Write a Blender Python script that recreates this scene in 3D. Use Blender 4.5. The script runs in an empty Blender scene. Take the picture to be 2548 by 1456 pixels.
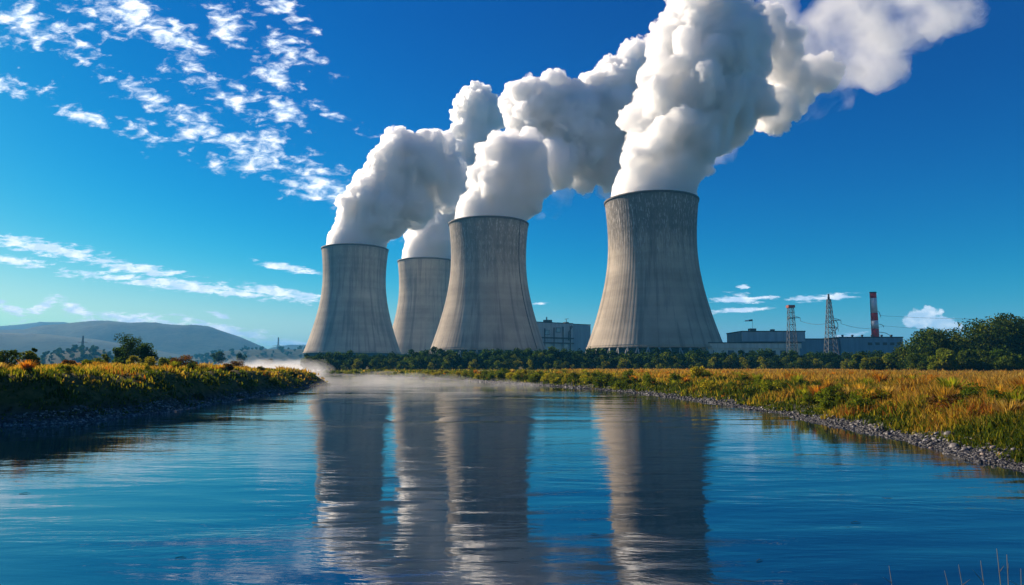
import bpy, bmesh, math, random
import numpy as np
from mathutils import Vector, Matrix

random.seed(7)
rng = np.random.default_rng(7)
S = bpy.context.scene
COL = S.collection
R = math.radians
PI = math.pi

# ------------------------------------------------------------------ camera
FOC = 1699.0                      # focal length measured on a 2548 wide picture
HOR = 912.0                       # row of the horizon there
PITCH = math.atan((HOR - 728.0) / FOC)
CAMZ = 4.0
cd = bpy.data.cameras.new('camera')
cam = bpy.data.objects.new('camera', cd)
COL.objects.link(cam)
cd.sensor_width = 36
cd.lens = 36 * FOC / 2548.0
cd.clip_start = 0.2
cd.clip_end = 80000
cam.location = (0, 0, CAMZ)
cam.rotation_euler = (PI / 2 + PITCH, 0, 0)
S.camera = cam

S.view_settings.view_transform = 'Standard'
S.view_settings.look = 'None'
S.view_settings.exposure = 0.85
S.view_settings.gamma = 1
S.cycles.use_denoising = True
S.cycles.max_bounces = 32
S.cycles.diffuse_bounces = 3
S.cycles.glossy_bounces = 3
S.cycles.transmission_bounces = 4
S.cycles.volume_bounces = 24
S.cycles.transparent_max_bounces = 16
S.cycles.caustics_reflective = False
S.cycles.caustics_refractive = False
S.cycles.sample_clamp_indirect = 6.0
S.cycles.volume_step_rate = 2.0

SUN_AZ = -55.0                    # degrees from +Y, negative = to the left
SUN_EL = 27.0


def uv(X, Y):
    """direction of a picture point as (x/y, z/y) of the world"""
    xc, yc = (X - 1274) / FOC, (728 - Y) / FOC
    c, s = math.cos(PITCH), math.sin(PITCH)
    f = c - yc * s
    return xc / f, (yc * c + s) / f


def gp(X, Y, z=0.0):
    u, v = uv(X, Y)
    d = (z - CAMZ) / v
    return (u * d, d)


def at(X, Y, d):
    u, v = uv(X, Y)
    return (u * d, d, CAMZ + v * d)


# ------------------------------------------------------------------ node helpers
class NT:
    def __init__(self, tree):
        self.t = tree
        tree.nodes.clear()

    def n(self, kind, **kw):
        nd = self.t.nodes.new(kind)
        for k, v in kw.items():
            if k.startswith('i_'):
                key = k[2:].replace('_', ' ')
                sock = nd.inputs[int(key)] if key.isdigit() else nd.inputs[key]
                self.put(sock, v)
            else:
                setattr(nd, k, v)
        return nd

    def put(self, sock, v):
        if isinstance(v, bpy.types.NodeSocket):
            self.t.links.new(v, sock)
        elif isinstance(v, bpy.types.Node):
            self.t.links.new(v.outputs[0], sock)
        else:
            if sock.type == 'RGBA' and len(v) == 3:
                v = (*v, 1)
            sock.default_value = v

    def m(self, op, a, b=None, c=None, clamp=False):
        nd = self.t.nodes.new('ShaderNodeMath')
        nd.operation = op
        nd.use_clamp = clamp
        for i, v in enumerate((a, b, c)):
            if v is not None:
                self.put(nd.inputs[i], v)
        return nd.outputs[0]

    def vm(self, op, a, b=None, scale=None):
        nd = self.t.nodes.new('ShaderNodeVectorMath')
        nd.operation = op
        self.put(nd.inputs[0], a)
        if b is not None:
            self.put(nd.inputs[1], b)
        if scale is not None:
            self.put(nd.inputs['Scale'], scale)
        return nd.outputs['Value'] if op in ('LENGTH', 'DOT_PRODUCT', 'DISTANCE') else nd.outputs[0]

    def noise(self, vec, scale, detail=5, rough=0.55, dist=0.0, lac=2.0):
        nd = self.n('ShaderNodeTexNoise')
        nd.inputs['Scale'].default_value = scale
        nd.inputs['Detail'].default_value = detail
        nd.inputs['Roughness'].default_value = rough
        nd.inputs['Distortion'].default_value = dist
        nd.inputs['Lacunarity'].default_value = lac
        self.put(nd.inputs['Vector'], vec)
        return nd.outputs[0]

    def ramp(self, v, a, b, lo=0.0, hi=1.0, smooth=True):
        nd = self.n('ShaderNodeMapRange')
        if smooth:
            nd.interpolation_type = 'SMOOTHSTEP'
        self.put(nd.inputs[0], v)
        for i, x in enumerate((a, b, lo, hi)):
            self.put(nd.inputs[i + 1], x)
        return nd.outputs[0]

    def mix(self, f, a, b):
        nd = self.t.nodes.new('ShaderNodeMix')
        nd.data_type = 'RGBA'
        self.put(nd.inputs[0], f)
        self.put(nd.inputs[6], a)
        self.put(nd.inputs[7], b)
        return nd.outputs[2]

    def comb(self, x, y, z):
        nd = self.t.nodes.new('ShaderNodeCombineXYZ')
        for i, v in enumerate((x, y, z)):
            self.put(nd.inputs[i], v)
        return nd.outputs[0]

    def sep(self, v):
        nd = self.t.nodes.new('ShaderNodeSeparateXYZ')
        self.put(nd.inputs[0], v)
        return nd.outputs

    def mapping(self, vec, loc=(0, 0, 0), rot=(0, 0, 0), scale=(1, 1, 1), kind='POINT'):
        nd = self.t.nodes.new('ShaderNodeMapping')
        nd.vector_type = kind
        self.put(nd.inputs[0], vec)
        nd.inputs['Location'].default_value = loc
        nd.inputs['Rotation'].default_value = rot
        nd.inputs['Scale'].default_value = scale
        return nd.outputs[0]


# ------------------------------------------------------------------ world: physical sky and its clouds
W = bpy.data.worlds.new('World')
S.world = W
W.use_nodes = True
w = NT(W.node_tree)
sky = w.n('ShaderNodeTexSky', sky_type='NISHITA', sun_disc=False)
sky.sun_elevation = R(SUN_EL)
sky.sun_rotation = R(SUN_AZ)
sky.altitude = 100
sky.air_density = 1.0
sky.dust_density = 0.15
sky.ozone_density = 5.0
grade = w.n('ShaderNodeHueSaturation')
grade.inputs['Saturation'].default_value = 1.2
grade.inputs['Value'].default_value = 1.0
w.put(grade.inputs['Color'], sky)
sr, sg, sb = w.sep(w.vm('MULTIPLY', grade, (0.046, 0.112, 0.112)))
gr = w.m('MULTIPLY', w.m('POWER', w.m('MAXIMUM', sr, 0.0001), 4.5), 10000.0)
gr = w.m('DIVIDE', gr, w.m('ADD', 1.0, w.m('MULTIPLY', gr, 0.12)))
gg = w.m('MULTIPLY', w.m('POWER', w.m('MAXIMUM', sg, 0.0001), 1.60), 10.4)
gb = w.m('MULTIPLY', w.m('POWER', w.m('MAXIMUM', sb, 0.0001), 1.35), 8.5)
gb = w.m('DIVIDE', w.m('MULTIPLY', gb, 1.3), w.m('ADD', 1.0, w.m('MULTIPLY', gb, 0.07)))
skycol = w.comb(gr, gg, gb)
tc = w.n('ShaderNodeTexCoord')
dx, dy, dz = w.sep(tc.outputs['Generated'])
front = w.m('MAXIMUM', dy, 0.02)
U = w.m('DIVIDE', dx, front)
V = w.m('DIVIDE', dz, front)
P = w.comb(U, V, 0.0)


def ell_mask(items):
    """soft ellipses in direction space: (x0,y0,x1,y1,halfwidth) in picture points"""
    out = None
    for (x0, y0, x1, y1, hw) in items:
        a, b = uv(x0, y0), uv(x1, y1)
        cx, cy = (a[0] + b[0]) / 2, (a[1] + b[1]) / 2
        L = math.hypot(b[0] - a[0], b[1] - a[1]) / 2 + hw / FOC
        ang = math.atan2(b[1] - a[1], b[0] - a[0])
        q = w.mapping(P, (cx, cy, 0), (0, 0, ang), (L, hw / FOC, 1), 'TEXTURE')
        d = w.vm('LENGTH', q)
        e = w.m('SUBTRACT', 1.0, d)
        out = e if out is None else w.m('MAXIMUM', out, e)
    return w.m('MAXIMUM', out, -1.5)


alto = ell_mask([
    (-40, 40, 130, 70, 60), (190, 20, 450, 50, 85), (330, 70, 500, 120, 40), (520, 20, 610, 110, 50),
    (640, -10, 760, 60, 40), (640, 80, 780, 150, 42), (-60, 190, 95, 225, 42), (130, 258, 290, 318, 24),
    (280, 290, 500, 395, 32), (400, 265, 660, 400, 52), (560, 340, 890, 500, 66), (470, 180, 610, 270, 55),
    (630, 140, 720, 215, 36), (270, 190, 420, 260, 40), (640, 230, 740, 300, 34), (140, 100, 240, 125, 30),
    (760, 250, 880, 310, 20), (680, 470, 870, 512, 14)])
low = ell_mask([
    (-60, 588, 300, 650, 22), (-40, 640, 120, 660, 14), (210, 648, 480, 690, 16), (110, 670, 800, 752, 17),
    (560, 706, 830, 752, 17), (630, 650, 800, 680, 11), (-20, 748, 62, 786, 14), (55, 790, 150, 742, 17),
    (140, 748, 240, 795, 19), (220, 788, 450, 806, 22), (430, 796, 700, 850, 20), (520, 776, 575, 792, 9),
    (640, 848, 800, 862, 14), (1750, 750, 1945, 738, 8), (1815, 740, 1880, 748, 16), (1760, 778, 1930, 764, 8),
    (1950, 746, 2160, 734, 10), (2080, 836, 2160, 832, 10), (1325, 756, 1368, 754, 5), (1840, 714, 1862, 714, 6)])
cum = ell_mask([(2270, 795, 2320, 792, 34), (2310, 800, 2390, 812, 24), (2290, 778, 2330, 778, 20)])

pa = w.mapping(P, (0, 0, 0), (0, 0, R(28)), (1.0, 2.0, 1.0))
na = w.noise(pa, 36.0, 9, 0.60, 0.35)
nb = w.noise(pa, 13.0, 3, 0.55, 0.0)
da = w.m('ADD', w.m('MULTIPLY', w.m('SUBTRACT', na, 0.5), 3.4), w.m('MULTIPLY', w.m('SUBTRACT', nb, 0.5), 2.6))
da = w.ramp(w.m('ADD', da, w.m('MULTIPLY', alto, 0.85)), 0.08, 1.35)
pl_ = w.mapping(P, (3, 0, 0), (0, 0, R(10)), (1.0, 4.2, 1.0))
nl = w.noise(pl_, 34.0, 8, 0.64, 0.3)
dl = w.ramp(w.m('ADD', w.m('MULTIPLY', w.m('SUBTRACT', nl, 0.5), 4.2), w.m('MULTIPLY', low, 1.25)), 0.0, 0.95)
nc = w.noise(w.mapping(P, (1, 5, 0)), 55.0, 5, 0.55, 0.1)
dc = w.ramp(w.m('ADD', w.m('MULTIPLY', w.m('SUBTRACT', nc, 0.5), 1.8), w.m('MULTIPLY', cum, 1.3)), 0.18, 0.5)
dens = w.m('MAXIMUM', w.m('MAXIMUM', w.m('MULTIPLY', da, 0.97), w.m('MULTIPLY', dl, 0.92)), w.m('MULTIPLY', dc, 0.8))
dens = w.m('MULTIPLY', dens, w.ramp(dy, 0.05, 0.2))
cshade = w.ramp(w.m('ADD', na, w.m('MULTIPLY', nc, 0.4)), 0.55, 0.95)
ccol = w.mix(cshade, (7.2, 8.8, 11.0, 1), (14.0, 14.0, 14.0, 1))
bgcol = w.mix(dens, skycol, ccol)
bg = w.n('ShaderNodeBackground')
w.put(bg.inputs[0], bgcol)
bg.inputs[1].default_value = 0.065
wo = w.n('ShaderNodeOutputWorld')
w.put(wo.inputs[0], bg)
W.cycles.sampling_method = 'MANUAL'
W.cycles.sample_map_resolution = 512

# ------------------------------------------------------------------ sun
sd = bpy.data.lights.new('sun', 'SUN')
sd.energy = 5.0
sd.angle = R(0.5)
sd.color = (1.0, 0.83, 0.64)
sun = bpy.data.objects.new('sun', sd)
COL.objects.link(sun)
tosun = Vector((math.sin(R(SUN_AZ)) * math.cos(R(SUN_EL)), math.cos(R(SUN_AZ)) * math.cos(R(SUN_EL)), math.sin(R(SUN_EL))))
sun.rotation_euler = tosun.to_track_quat('Z', 'Y').to_euler()


# ------------------------------------------------------------------ materials
def material(name):
    m = bpy.data.materials.new(name)
    m.use_nodes = True
    return m, NT(m.node_tree)


def plain(name, col, rough=0.7, metal=0.0, vary=0.25, scale=0.5, bump=0.0, stretch=(1, 1, 1)):
    m, t = material(name)
    c = t.n('ShaderNodeTexCoord')
    v = t.mapping(c.outputs['Object'], scale=stretch)
    nz = t.noise(v, scale, 6, 0.6)
    f = t.ramp(nz, 0.3, 0.7, 1 - vary, 1 + vary * 0.5)
    colr = t.vm('SCALE', tuple(col), scale=f)
    b = t.n('ShaderNodeBsdfPrincipled')
    t.put(b.inputs['Base Color'], colr)
    b.inputs['Roughness'].default_value = rough
    b.inputs['Metallic'].default_value = metal
    if bump:
        bp = t.n('ShaderNodeBump')
        bp.inputs['Strength'].default_value = bump
        t.put(bp.inputs['Height'], nz)
        t.put(b.inputs['Normal'], bp)
    o = t.n('ShaderNodeOutputMaterial')
    t.put(o.inputs[0], b)
    return m


def leafy(name, tint=(1, 1, 1), trans=0.45, rough=0.6):
    """foliage: colour comes from the per face attribute 'tint'"""
    m, t = material(name)
    a = t.n('ShaderNodeAttribute', attribute_name='tint')
    oi = t.n('ShaderNodeObjectInfo')
    f = t.ramp(oi.outputs['Random'], 0, 1, 0.75, 1.25, smooth=False)
    c = t.vm('SCALE', t.vm('MULTIPLY', a.outputs['Color'], tuple(tint)), scale=f)
    d = t.n('ShaderNodeBsdfDiffuse')
    t.put(d.inputs[0], c)
    tr = t.n('ShaderNodeBsdfTranslucent')
    t.put(tr.inputs[0], t.vm('MULTIPLY', c, (1.25, 1.15, 0.5)))
    mx = t.n('ShaderNodeMixShader')
    mx.inputs[0].default_value = trans
    t.put(mx.inputs[1], d)
    t.put(mx.inputs[2], tr)
    o = t.n('ShaderNodeOutputMaterial')
    t.put(o.inputs[0], mx)
    return m


def volume(name, density, col=(1, 1, 1), aniso=0.3, noisy=None):
    m, t = material(name)
    v = t.n('ShaderNodeVolumePrincipled')
    v.inputs['Color'].default_value = (*col, 1)
    v.inputs['Density'].default_value = density
    v.inputs['Anisotropy'].default_value = aniso
    if noisy:
        sc, lo, hi = noisy
        c = t.n('ShaderNodeTexCoord')
        nz = t.noise(c.outputs['Object'], sc, 4, 0.6, 0.3)
        t.put(v.inputs['Density'], t.ramp(nz, lo, hi, 0.0, density))
    o = t.n('ShaderNodeOutputMaterial')
    t.put(o.inputs['Volume'], v)
    if not noisy:
        m.cycles.homogeneous_volume = True
    return m


# ------------------------------------------------------------------ mesh helpers
def mesh_np(name, verts, faces, mat=None, smooth=False, tint=None):
    """verts Nx3, faces MxK (K = 3 or 4) numpy -> mesh datablock"""
    me = bpy.data.meshes.new(name)
    verts = np.asarray(verts, dtype=np.float32)
    faces = np.asarray(faces, dtype=np.int32)
    nf, k = faces.shape
    me.vertices.add(len(verts))
    me.vertices.foreach_set('co', verts.ravel())
    me.loops.add(nf * k)
    me.loops.foreach_set('vertex_index', faces.ravel())
    me.polygons.add(nf)
    me.polygons.foreach_set('loop_start', np.arange(0, nf * k, k, dtype=np.int32))
    me.polygons.foreach_set('loop_total', np.full(nf, k, dtype=np.int32))
    if smooth:
        me.polygons.foreach_set('use_smooth', np.ones(nf, dtype=bool))
    me.update(calc_edges=True)
    if tint is not None:
        at_ = me.attributes.new('tint', 'FLOAT_COLOR', 'FACE')
        c = np.ones((nf, 4), dtype=np.float32)
        c[:, :3] = tint
        at_.data.foreach_set('color', c.ravel())
    if mat:
        me.materials.append(mat)
    return me


def link(name, me, parent=None, loc=None, rz=None):
    o = bpy.data.objects.new(name, me)
    COL.objects.link(o)
    if parent is not None:
        o.parent = parent
    if loc is not None:
        o.location = loc
    if rz is not None:
        o.rotation_euler = (0, 0, rz)
    return o


def tag(o, label=None, cat=None, group=None, kind=None):
    if label:
        o['label'] = label
    if cat:
        o['category'] = cat
    if group:
        o['group'] = group
    if kind:
        o['kind'] = kind
    return o


def empty(name, loc, rz=0.0):
    o = bpy.data.objects.new(name, None)
    COL.objects.link(o)
    o.location = loc
    o.rotation_euler = (0, 0, rz)
    return o


def copy_tree(o, parent=None):
    c = o.copy()
    COL.objects.link(c)
    c.parent = parent
    for ch in list(o.children):
        copy_tree(ch, c)
    return c


class MB:
    """collects boxes, bars and tubes into one mesh"""
    def __init__(self):
        self.bm = bmesh.new()

    def box(self, x0, x1, y0, y1, z0, z1):
        b = self.bm
        vs = [b.verts.new(p) for p in ((x0, y0, z0), (x1, y0, z0), (x1, y1, z0), (x0, y1, z0),
                                       (x0, y0, z1), (x1, y0, z1), (x1, y1, z1), (x0, y1, z1))]
        for f in ((3, 2, 1, 0), (4, 5, 6, 7), (0, 1, 5, 4), (1, 2, 6, 5), (2, 3, 7, 6), (3, 0, 4, 7)):
            b.faces.new([vs[i] for i in f])
        return self

    def prism(self, pts, z0, z1):
        b = self.bm
        lo = [b.verts.new((x, y, z0)) for x, y in pts]
        hi = [b.verts.new((x, y, z1)) for x, y in pts]
        n = len(pts)
        b.faces.new(lo[::-1])
        b.faces.new(hi)
        for i in range(n):
            j = (i + 1) % n
            b.faces.new([lo[i], lo[j], hi[j], hi[i]])
        return self

    def tube(self, pts, radii, seg=6):
        b = self.bm
        pts = [Vector(p) for p in pts]
        if not hasattr(radii, '__len__'):
            radii = [radii] * len(pts)
        rings = []
        for i, p in enumerate(pts):
            d = (pts[min(i + 1, len(pts) - 1)] - pts[max(i - 1, 0)]).normalized()
            up = Vector((0, 0, 1)) if abs(d.z) < 0.95 else Vector((1, 0, 0))
            s = d.cross(up).normalized()
            t = d.cross(s).normalized()
            rings.append([b.verts.new(p + (s * math.cos(a) + t * math.sin(a)) * radii[i])
                          for a in (2 * PI * k / seg for k in range(seg))])
        for r0, r1 in zip(rings, rings[1:]):
            for k in range(seg):
                f = b.faces.new([r0[k], r0[(k + 1) % seg], r1[(k + 1) % seg], r1[k]])
                f.smooth = seg > 5
        b.faces.new(rings[0][::-1])
        b.faces.new(rings[-1])
        return self

    def lathe(self, prof, seg=48, closed=False):
        b = self.bm
        rings = [[b.verts.new((r * math.cos(2 * PI * k / seg), r * math.sin(2 * PI * k / seg), z)) for k in range(seg)]
                 for r, z in prof]
        pairs = list(zip(rings, rings[1:]))
        if closed:
            pairs.append((rings[-1], rings[0]))
        for r0, r1 in pairs:
            for k in range(seg):
                f = b.faces.new([r0[k], r0[(k + 1) % seg], r1[(k + 1) % seg], r1[k]])
                f.smooth = True
        return self

    def build(self, name, mat, parent=None, loc=None, rz=None):
        me = bpy.data.meshes.new(name)
        bmesh.ops.recalc_face_normals(self.bm, faces=self.bm.faces[:])
        self.bm.to_mesh(me)
        self.bm.free()
        me.materials.append(mat)
        return link(name, me, parent, loc, rz)


# gradient noise in numpy
_perm = np.random.default_rng(3).permutation(256)
_perm = np.concatenate([_perm, _perm, _perm])
_g = np.random.default_rng(4).normal(size=(256, 3))
_g /= np.linalg.norm(_g, axis=1)[:, None]


def pnoise(p):
    p = np.asarray(p, dtype=np.float64)
    i = np.floor(p).astype(int)
    f = p - i
    i &= 255
    s = f * f * f * (f * (f * 6 - 15) + 10)
    out = 0
    for a in (0, 1):
        for b in (0, 1):
            for c in (0, 1):
                h = _perm[_perm[_perm[(i[:, 0] + a) & 255] + ((i[:, 1] + b) & 255)] + ((i[:, 2] + c) & 255)]
                d = (_g[h] * (f - np.array([a, b, c]))).sum(1)
                wt = (s[:, 0] if a else 1 - s[:, 0]) * (s[:, 1] if b else 1 - s[:, 1]) * (s[:, 2] if c else 1 - s[:, 2])
                out = out + d * wt
    return out * 1.6


def fbm2(x, y, s, o=4, seed=0.0):
    t, a = 0, 1.0
    for k in range(o):
        t = t + a * pnoise(np.stack([x / s, y / s, np.full_like(x, seed + 7.3 * k)], 1))
        a *= 0.5
        s *= 0.5
    return t


def smooth(x, a, b):
    t = np.clip((x - a) / (b - a), 0, 1)
    return t * t * (3 - 2 * t)


# ------------------------------------------------------------------ land and river
edge_px = [(2548, 1175), (2440, 1148), (2330, 1116), (2250, 1094), (2170, 1078), (2100, 1061), (2020, 1049), (1950, 1032), (1870, 1020),
           (1800, 1006), (1720, 996), (1650, 986), (1570, 977), (1500, 970), (1400, 963), (1300, 957), (1200, 950),
           (1100, 944), (1000, 939), (900, 935), (810, 931), (770, 928), (720, 926.5)]
right_edge = [(60, -60), (44, -10), (34, 10), (28, 20)] + [gp(*p) for p in edge_px] + [(-230, 520), (-600, 540), (-1800, 600), (-9000, 700)]
RIGHT = right_edge + [(-30000, 900), (-30000, 40000), (30000, 40000), (30000, -60)]
left_px = [(-300, 1072), (-120, 1066), (0, 1060), (130, 1056), (250, 1046), (330, 1036), (400, 1029), (470, 1018), (530, 1008),
           (600, 995), (660, 985), (720, 977), (765, 970), (784, 962)]
LEFT = [(-400, -20), (-120, 22)] + [gp(*p) for p in left_px] + [(-41, 158), (-60, 190), (-110, 250), (-230, 340), (-600, 430), (-3000, 520),
                                                      (-9000, 620), (-9000, -20)]
RIGHTA, LEFTA = np.array(RIGHT), np.array(LEFT)


def sdist(x, y, poly):
    """signed distance, positive inside"""
    n = len(poly)
    best = np.full(x.shape, 1e12)
    inside = np.zeros(x.shape, bool)
    for i in range(n):
        ax, ay = poly[i]
        bx, by = poly[(i + 1) % n]
        ex, ey = bx - ax, by - ay
        t = np.clip(((x - ax) * ex + (y - ay) * ey) / (ex * ex + ey * ey), 0, 1)
        best = np.minimum(best, (x - ax - t * ex) ** 2 + (y - ay - t * ey) ** 2)
        if ay != by:
            c = ((ay > y) != (by > y)) & (x < (bx - ax) * (y - ay) / (by - ay) + ax)
            inside ^= c
    d = np.sqrt(best)
    return np.where(inside, d, -d)


def ridge(x, y, pts, depth, width, sag=1.0):
    """a hill whose crest passes through picture points at a given distance"""
    us = [uv(a, b) for a, b in pts]
    u = x / np.maximum(y, 1)
    hh = np.interp(u, [a for a, b in us], [CAMZ + b * depth for a, b in us], left=None, right=None)
    lo, hi = us[0][0], us[-1][0]
    hh = np.where((u < lo - 0.0) & (lo > -0.74), 0, hh)
    hh = np.where((u > hi), 0, hh)
    return hh


HILLS = [  # crest points, distance, half depth
    ([(-400, 840), (-150, 815), (0, 812), (50, 808), (100, 802), (160, 802), (195, 809), (240, 822), (300, 845), (360, 905)], 7400, 1200),
    ([(-400, 800), (-200, 818), (0, 826), (60, 821), (120, 812), (180, 804), (235, 799), (270, 799), (320, 804), (400, 807), (470, 811), (520, 818),
      (560, 827), (600, 840), (650, 862), (700, 885), (760, 912)], 4900, 1100),
    ([(-400, 805), (-100, 824), (0, 828), (120, 833), (240, 845), (340, 862), (430, 880), (520, 896), (600, 912)], 3700, 600),
    ([(560, 912), (600, 900), (640, 878), (680, 864), (720, 858), (770, 858), (860, 864), (960, 872), (1100, 900), (1150, 912)], 6200, 900),
    ([(440, 912), (480, 890), (520, 879), (570, 872), (620, 869), (700, 870), (770, 871), (850, 872), (950, 880), (1050, 912)], 2700, 420),
    ([(60, 912), (100, 893), (120, 882), (160, 874), (190, 868), (230, 868), (262, 872), (280, 884), (300, 912)], 1500, 160),
]


def height(x, y, detail=True):
    x = np.asarray(x, float)
    y = np.asarray(y, float)
    dr = sdist(x, y, RIGHTA)
    dl = sdist(x, y, LEFTA)
    wob = pnoise(np.stack([x / 2.3, y / 2.3, 0 * x], 1)) * 0.5 + pnoise(np.stack([x / 7, y / 7, 0 * x + 4], 1)) * 1.0 if detail else 0
    a = dr + wob * smooth(y, 400, 100)
    hr = np.where(a > 0, 0.9 * smooth(a, -0.5, 5) + 0.75 * smooth(a, 4.0, 12), np.maximum(a * 0.35, -1.5))
    hr += np.where(a > 3, 0.22 * fbm2(x, y, 16, 3, 1.0) * smooth(a, 3, 12), 0)
    rise = smooth(y, 420, 560)
    hr += rise * 4.0 * (dr > 20)
    b = dl + wob * 0.7
    top = 3.15 + 0.45 * smooth(-x, 15, 60) - 0.9 * smooth(y, 100, 180)
    hl = np.where(b > 0, top * smooth(b, 0.2, 5.5), np.maximum(b * 0.4, -1.5))
    hl += np.where(b > 2, 0.45 * fbm2(x, y, 13, 4, 9.0) * smooth(b, 2, 7), 0)
    h = np.maximum(hr, hl)
    for pts, dep, hw in HILLS:
        near = y > dep - hw * 1.3
        if near.any():
            hh = ridge(x, y, pts, dep, hw)
            n = fbm2(x, y, hw * 0.5, 5, dep * 0.01) * 0.10 + 1
            bump = np.clip(1 - ((y - dep) / hw) ** 2, 0, 1) ** 1.3
            h = np.where(hh * bump <= 0.5, h, np.maximum(h, hh * bump * np.where(np.abs(y - dep) < hw * 0.1, 1, n)))
    return h


def ground_z(x, y):
    return float(height(np.array([x]), np.array([y]))[0])


rows = np.concatenate([np.geomspace(6, 60, 150, endpoint=False), np.geomspace(60, 600, 190, endpoint=False), np.geomspace(600, 15300, 160)])
cols = np.concatenate([[-6, -3, -1.6, -1.2], np.linspace(-1.0, 1.0, 520), [1.2, 1.6, 3, 6]])
gx = np.clip((rows[:, None] * cols[None, :]).ravel(), -15000, 15000)
gy = np.repeat(rows, len(cols))
gz = height(gx, gy)
nr, ncl = len(rows), len(cols)
idx = np.arange(nr * ncl).reshape(nr, ncl)
gf = np.stack([idx[:-1, :-1], idx[:-1, 1:], idx[1:, 1:], idx[1:, :-1]], -1).reshape(-1, 4)

mg, t = material('earth')
c = t.n('ShaderNodeTexCoord')
ob = c.outputs['Object']
n1 = t.noise(ob, 0.06, 5, 0.6)
n2 = t.noise(ob, 1.6, 6, 0.65)
n3 = t.noise(ob, 0.004, 6, 0.6)
zz = t.sep(ob)[2]
soil = t.mix(t.ramp(n2, 0.35, 0.65), (0.035, 0.032, 0.02, 1), (0.09, 0.075, 0.04, 1))
turf = t.mix(t.ramp(n2, 0.35, 0.7), (0.05, 0.055, 0.014, 1), (0.16, 0.11, 0.035, 1))
mud = t.mix(t.ramp(n2, 0.4, 0.6), (0.03, 0.03, 0.03, 1), (0.10, 0.10, 0.10, 1))
lowc = t.mix(t.ramp(zz, 0.3, 1.0), mud, soil)
base = t.mix(t.ramp(t.m('ADD', zz, t.m('MULTIPLY', n1, 1.0)), 1.4, 2.0), lowc, turf)
n4 = t.noise(ob, 0.035, 5, 0.7)
wood = t.mix(t.ramp(t.m('ADD', n3, t.m('MULTIPLY', t.m('SUBTRACT', n4, 0.5), 0.9)), 0.38, 0.62), (0.006, 0.020, 0.010, 1), (0.035, 0.055, 0.025, 1))
base = t.mix(t.ramp(t.sep(ob)[1], 600, 1000), base, wood)
b = t.n('ShaderNodeBsdfPrincipled')
t.put(b.inputs['Base Color'], base)
b.inputs['Roughness'].default_value = 0.95
b.inputs['Specular IOR Level'].default_value = 0.1
bp = t.n('ShaderNodeBump')
bp.inputs['Strength'].default_value = 0.6
bp.inputs['Distance'].default_value = 0.3
t.put(bp.inputs['Height'], n2)
t.put(b.inputs['Normal'], bp)
t.put(t.n('ShaderNodeOutputMaterial').inputs[0], b)
tag(link('ground', mesh_np('ground', np.stack([gx, gy, gz], 1), gf, mg, smooth=True)), 'river banks, fields and distant wooded hills', None, None, 'structure')

# water
mw, t = material('river_water')
c = t.n('ShaderNodeTexCoord')
ob = c.outputs['Object']
big = t.noise(t.mapping(ob, scale=(0.5, 1.0, 1)), 0.045, 4, 0.55, 0.6)
pw = t.mapping(ob, rot=(0, 0, R(8)), scale=(0.30, 1.0, 1))
r1 = t.noise(pw, 0.55, 3, 0.5, 0.4)
r2 = t.noise(pw, 2.2, 4, 0.55, 0.3)
r3 = t.noise(t.mapping(ob, rot=(0, 0, R(-20)), scale=(0.7, 1, 1)), 9.0, 3, 0.6, 0.2)
swirl = t.noise(t.mapping(ob, rot=(0, 0, R(30)), scale=(0.35, 1, 1)), 0.30, 6, 0.6, 1.2)
hgt = t.m('ADD', t.m('MULTIPLY', r1, 0.35), t.m('ADD', t.m('MULTIPLY', r2, 0.10), t.m('MULTIPLY', r3, t.ramp(big, 0.42, 0.62, 0.004, 0.016))))
hgt = t.m('ADD', hgt, t.m('MULTIPLY', swirl, 0.25))
hgt = t.m('MULTIPLY', hgt, t.ramp(big, 0.40, 0.60, 0.30, 2.6))
bp = t.n('ShaderNodeBump')
bp.inputs['Strength'].default_value = 0.32
bp.inputs['Distance'].default_value = 0.17
t.put(bp.inputs['Height'], hgt)
b = t.n('ShaderNodeBsdfPrincipled')
b.inputs['Base Color'].default_value = (0.0005, 0.010, 0.028, 1)
t.put(b.inputs['Roughness'], t.ramp(big, 0.4, 0.65, 0.0, 0.05))
b.inputs['IOR'].default_value = 2.4
t.put(b.inputs['Normal'], bp)
t.put(t.n('ShaderNodeOutputMaterial').inputs[0], b)
wv = [(-12000, -200, 0), (12000, -200, 0), (12000, 1500, 0), (-12000, 1500, 0)]
tag(link('river_water', mesh_np('river_water', wv, [[0, 1, 2, 3]], mw)), 'wide blue river mirroring the cooling towers', None, None, 'structure')


# ------------------------------------------------------------------ cooling towers
def shell_r(z):
    if z < 120:
        return 41.3 * math.sqrt(1 + ((z - 120) / 86.0) ** 2)
    return 41.3 * math.sqrt(1 + ((z - 120) / 109.0) ** 2)


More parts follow.
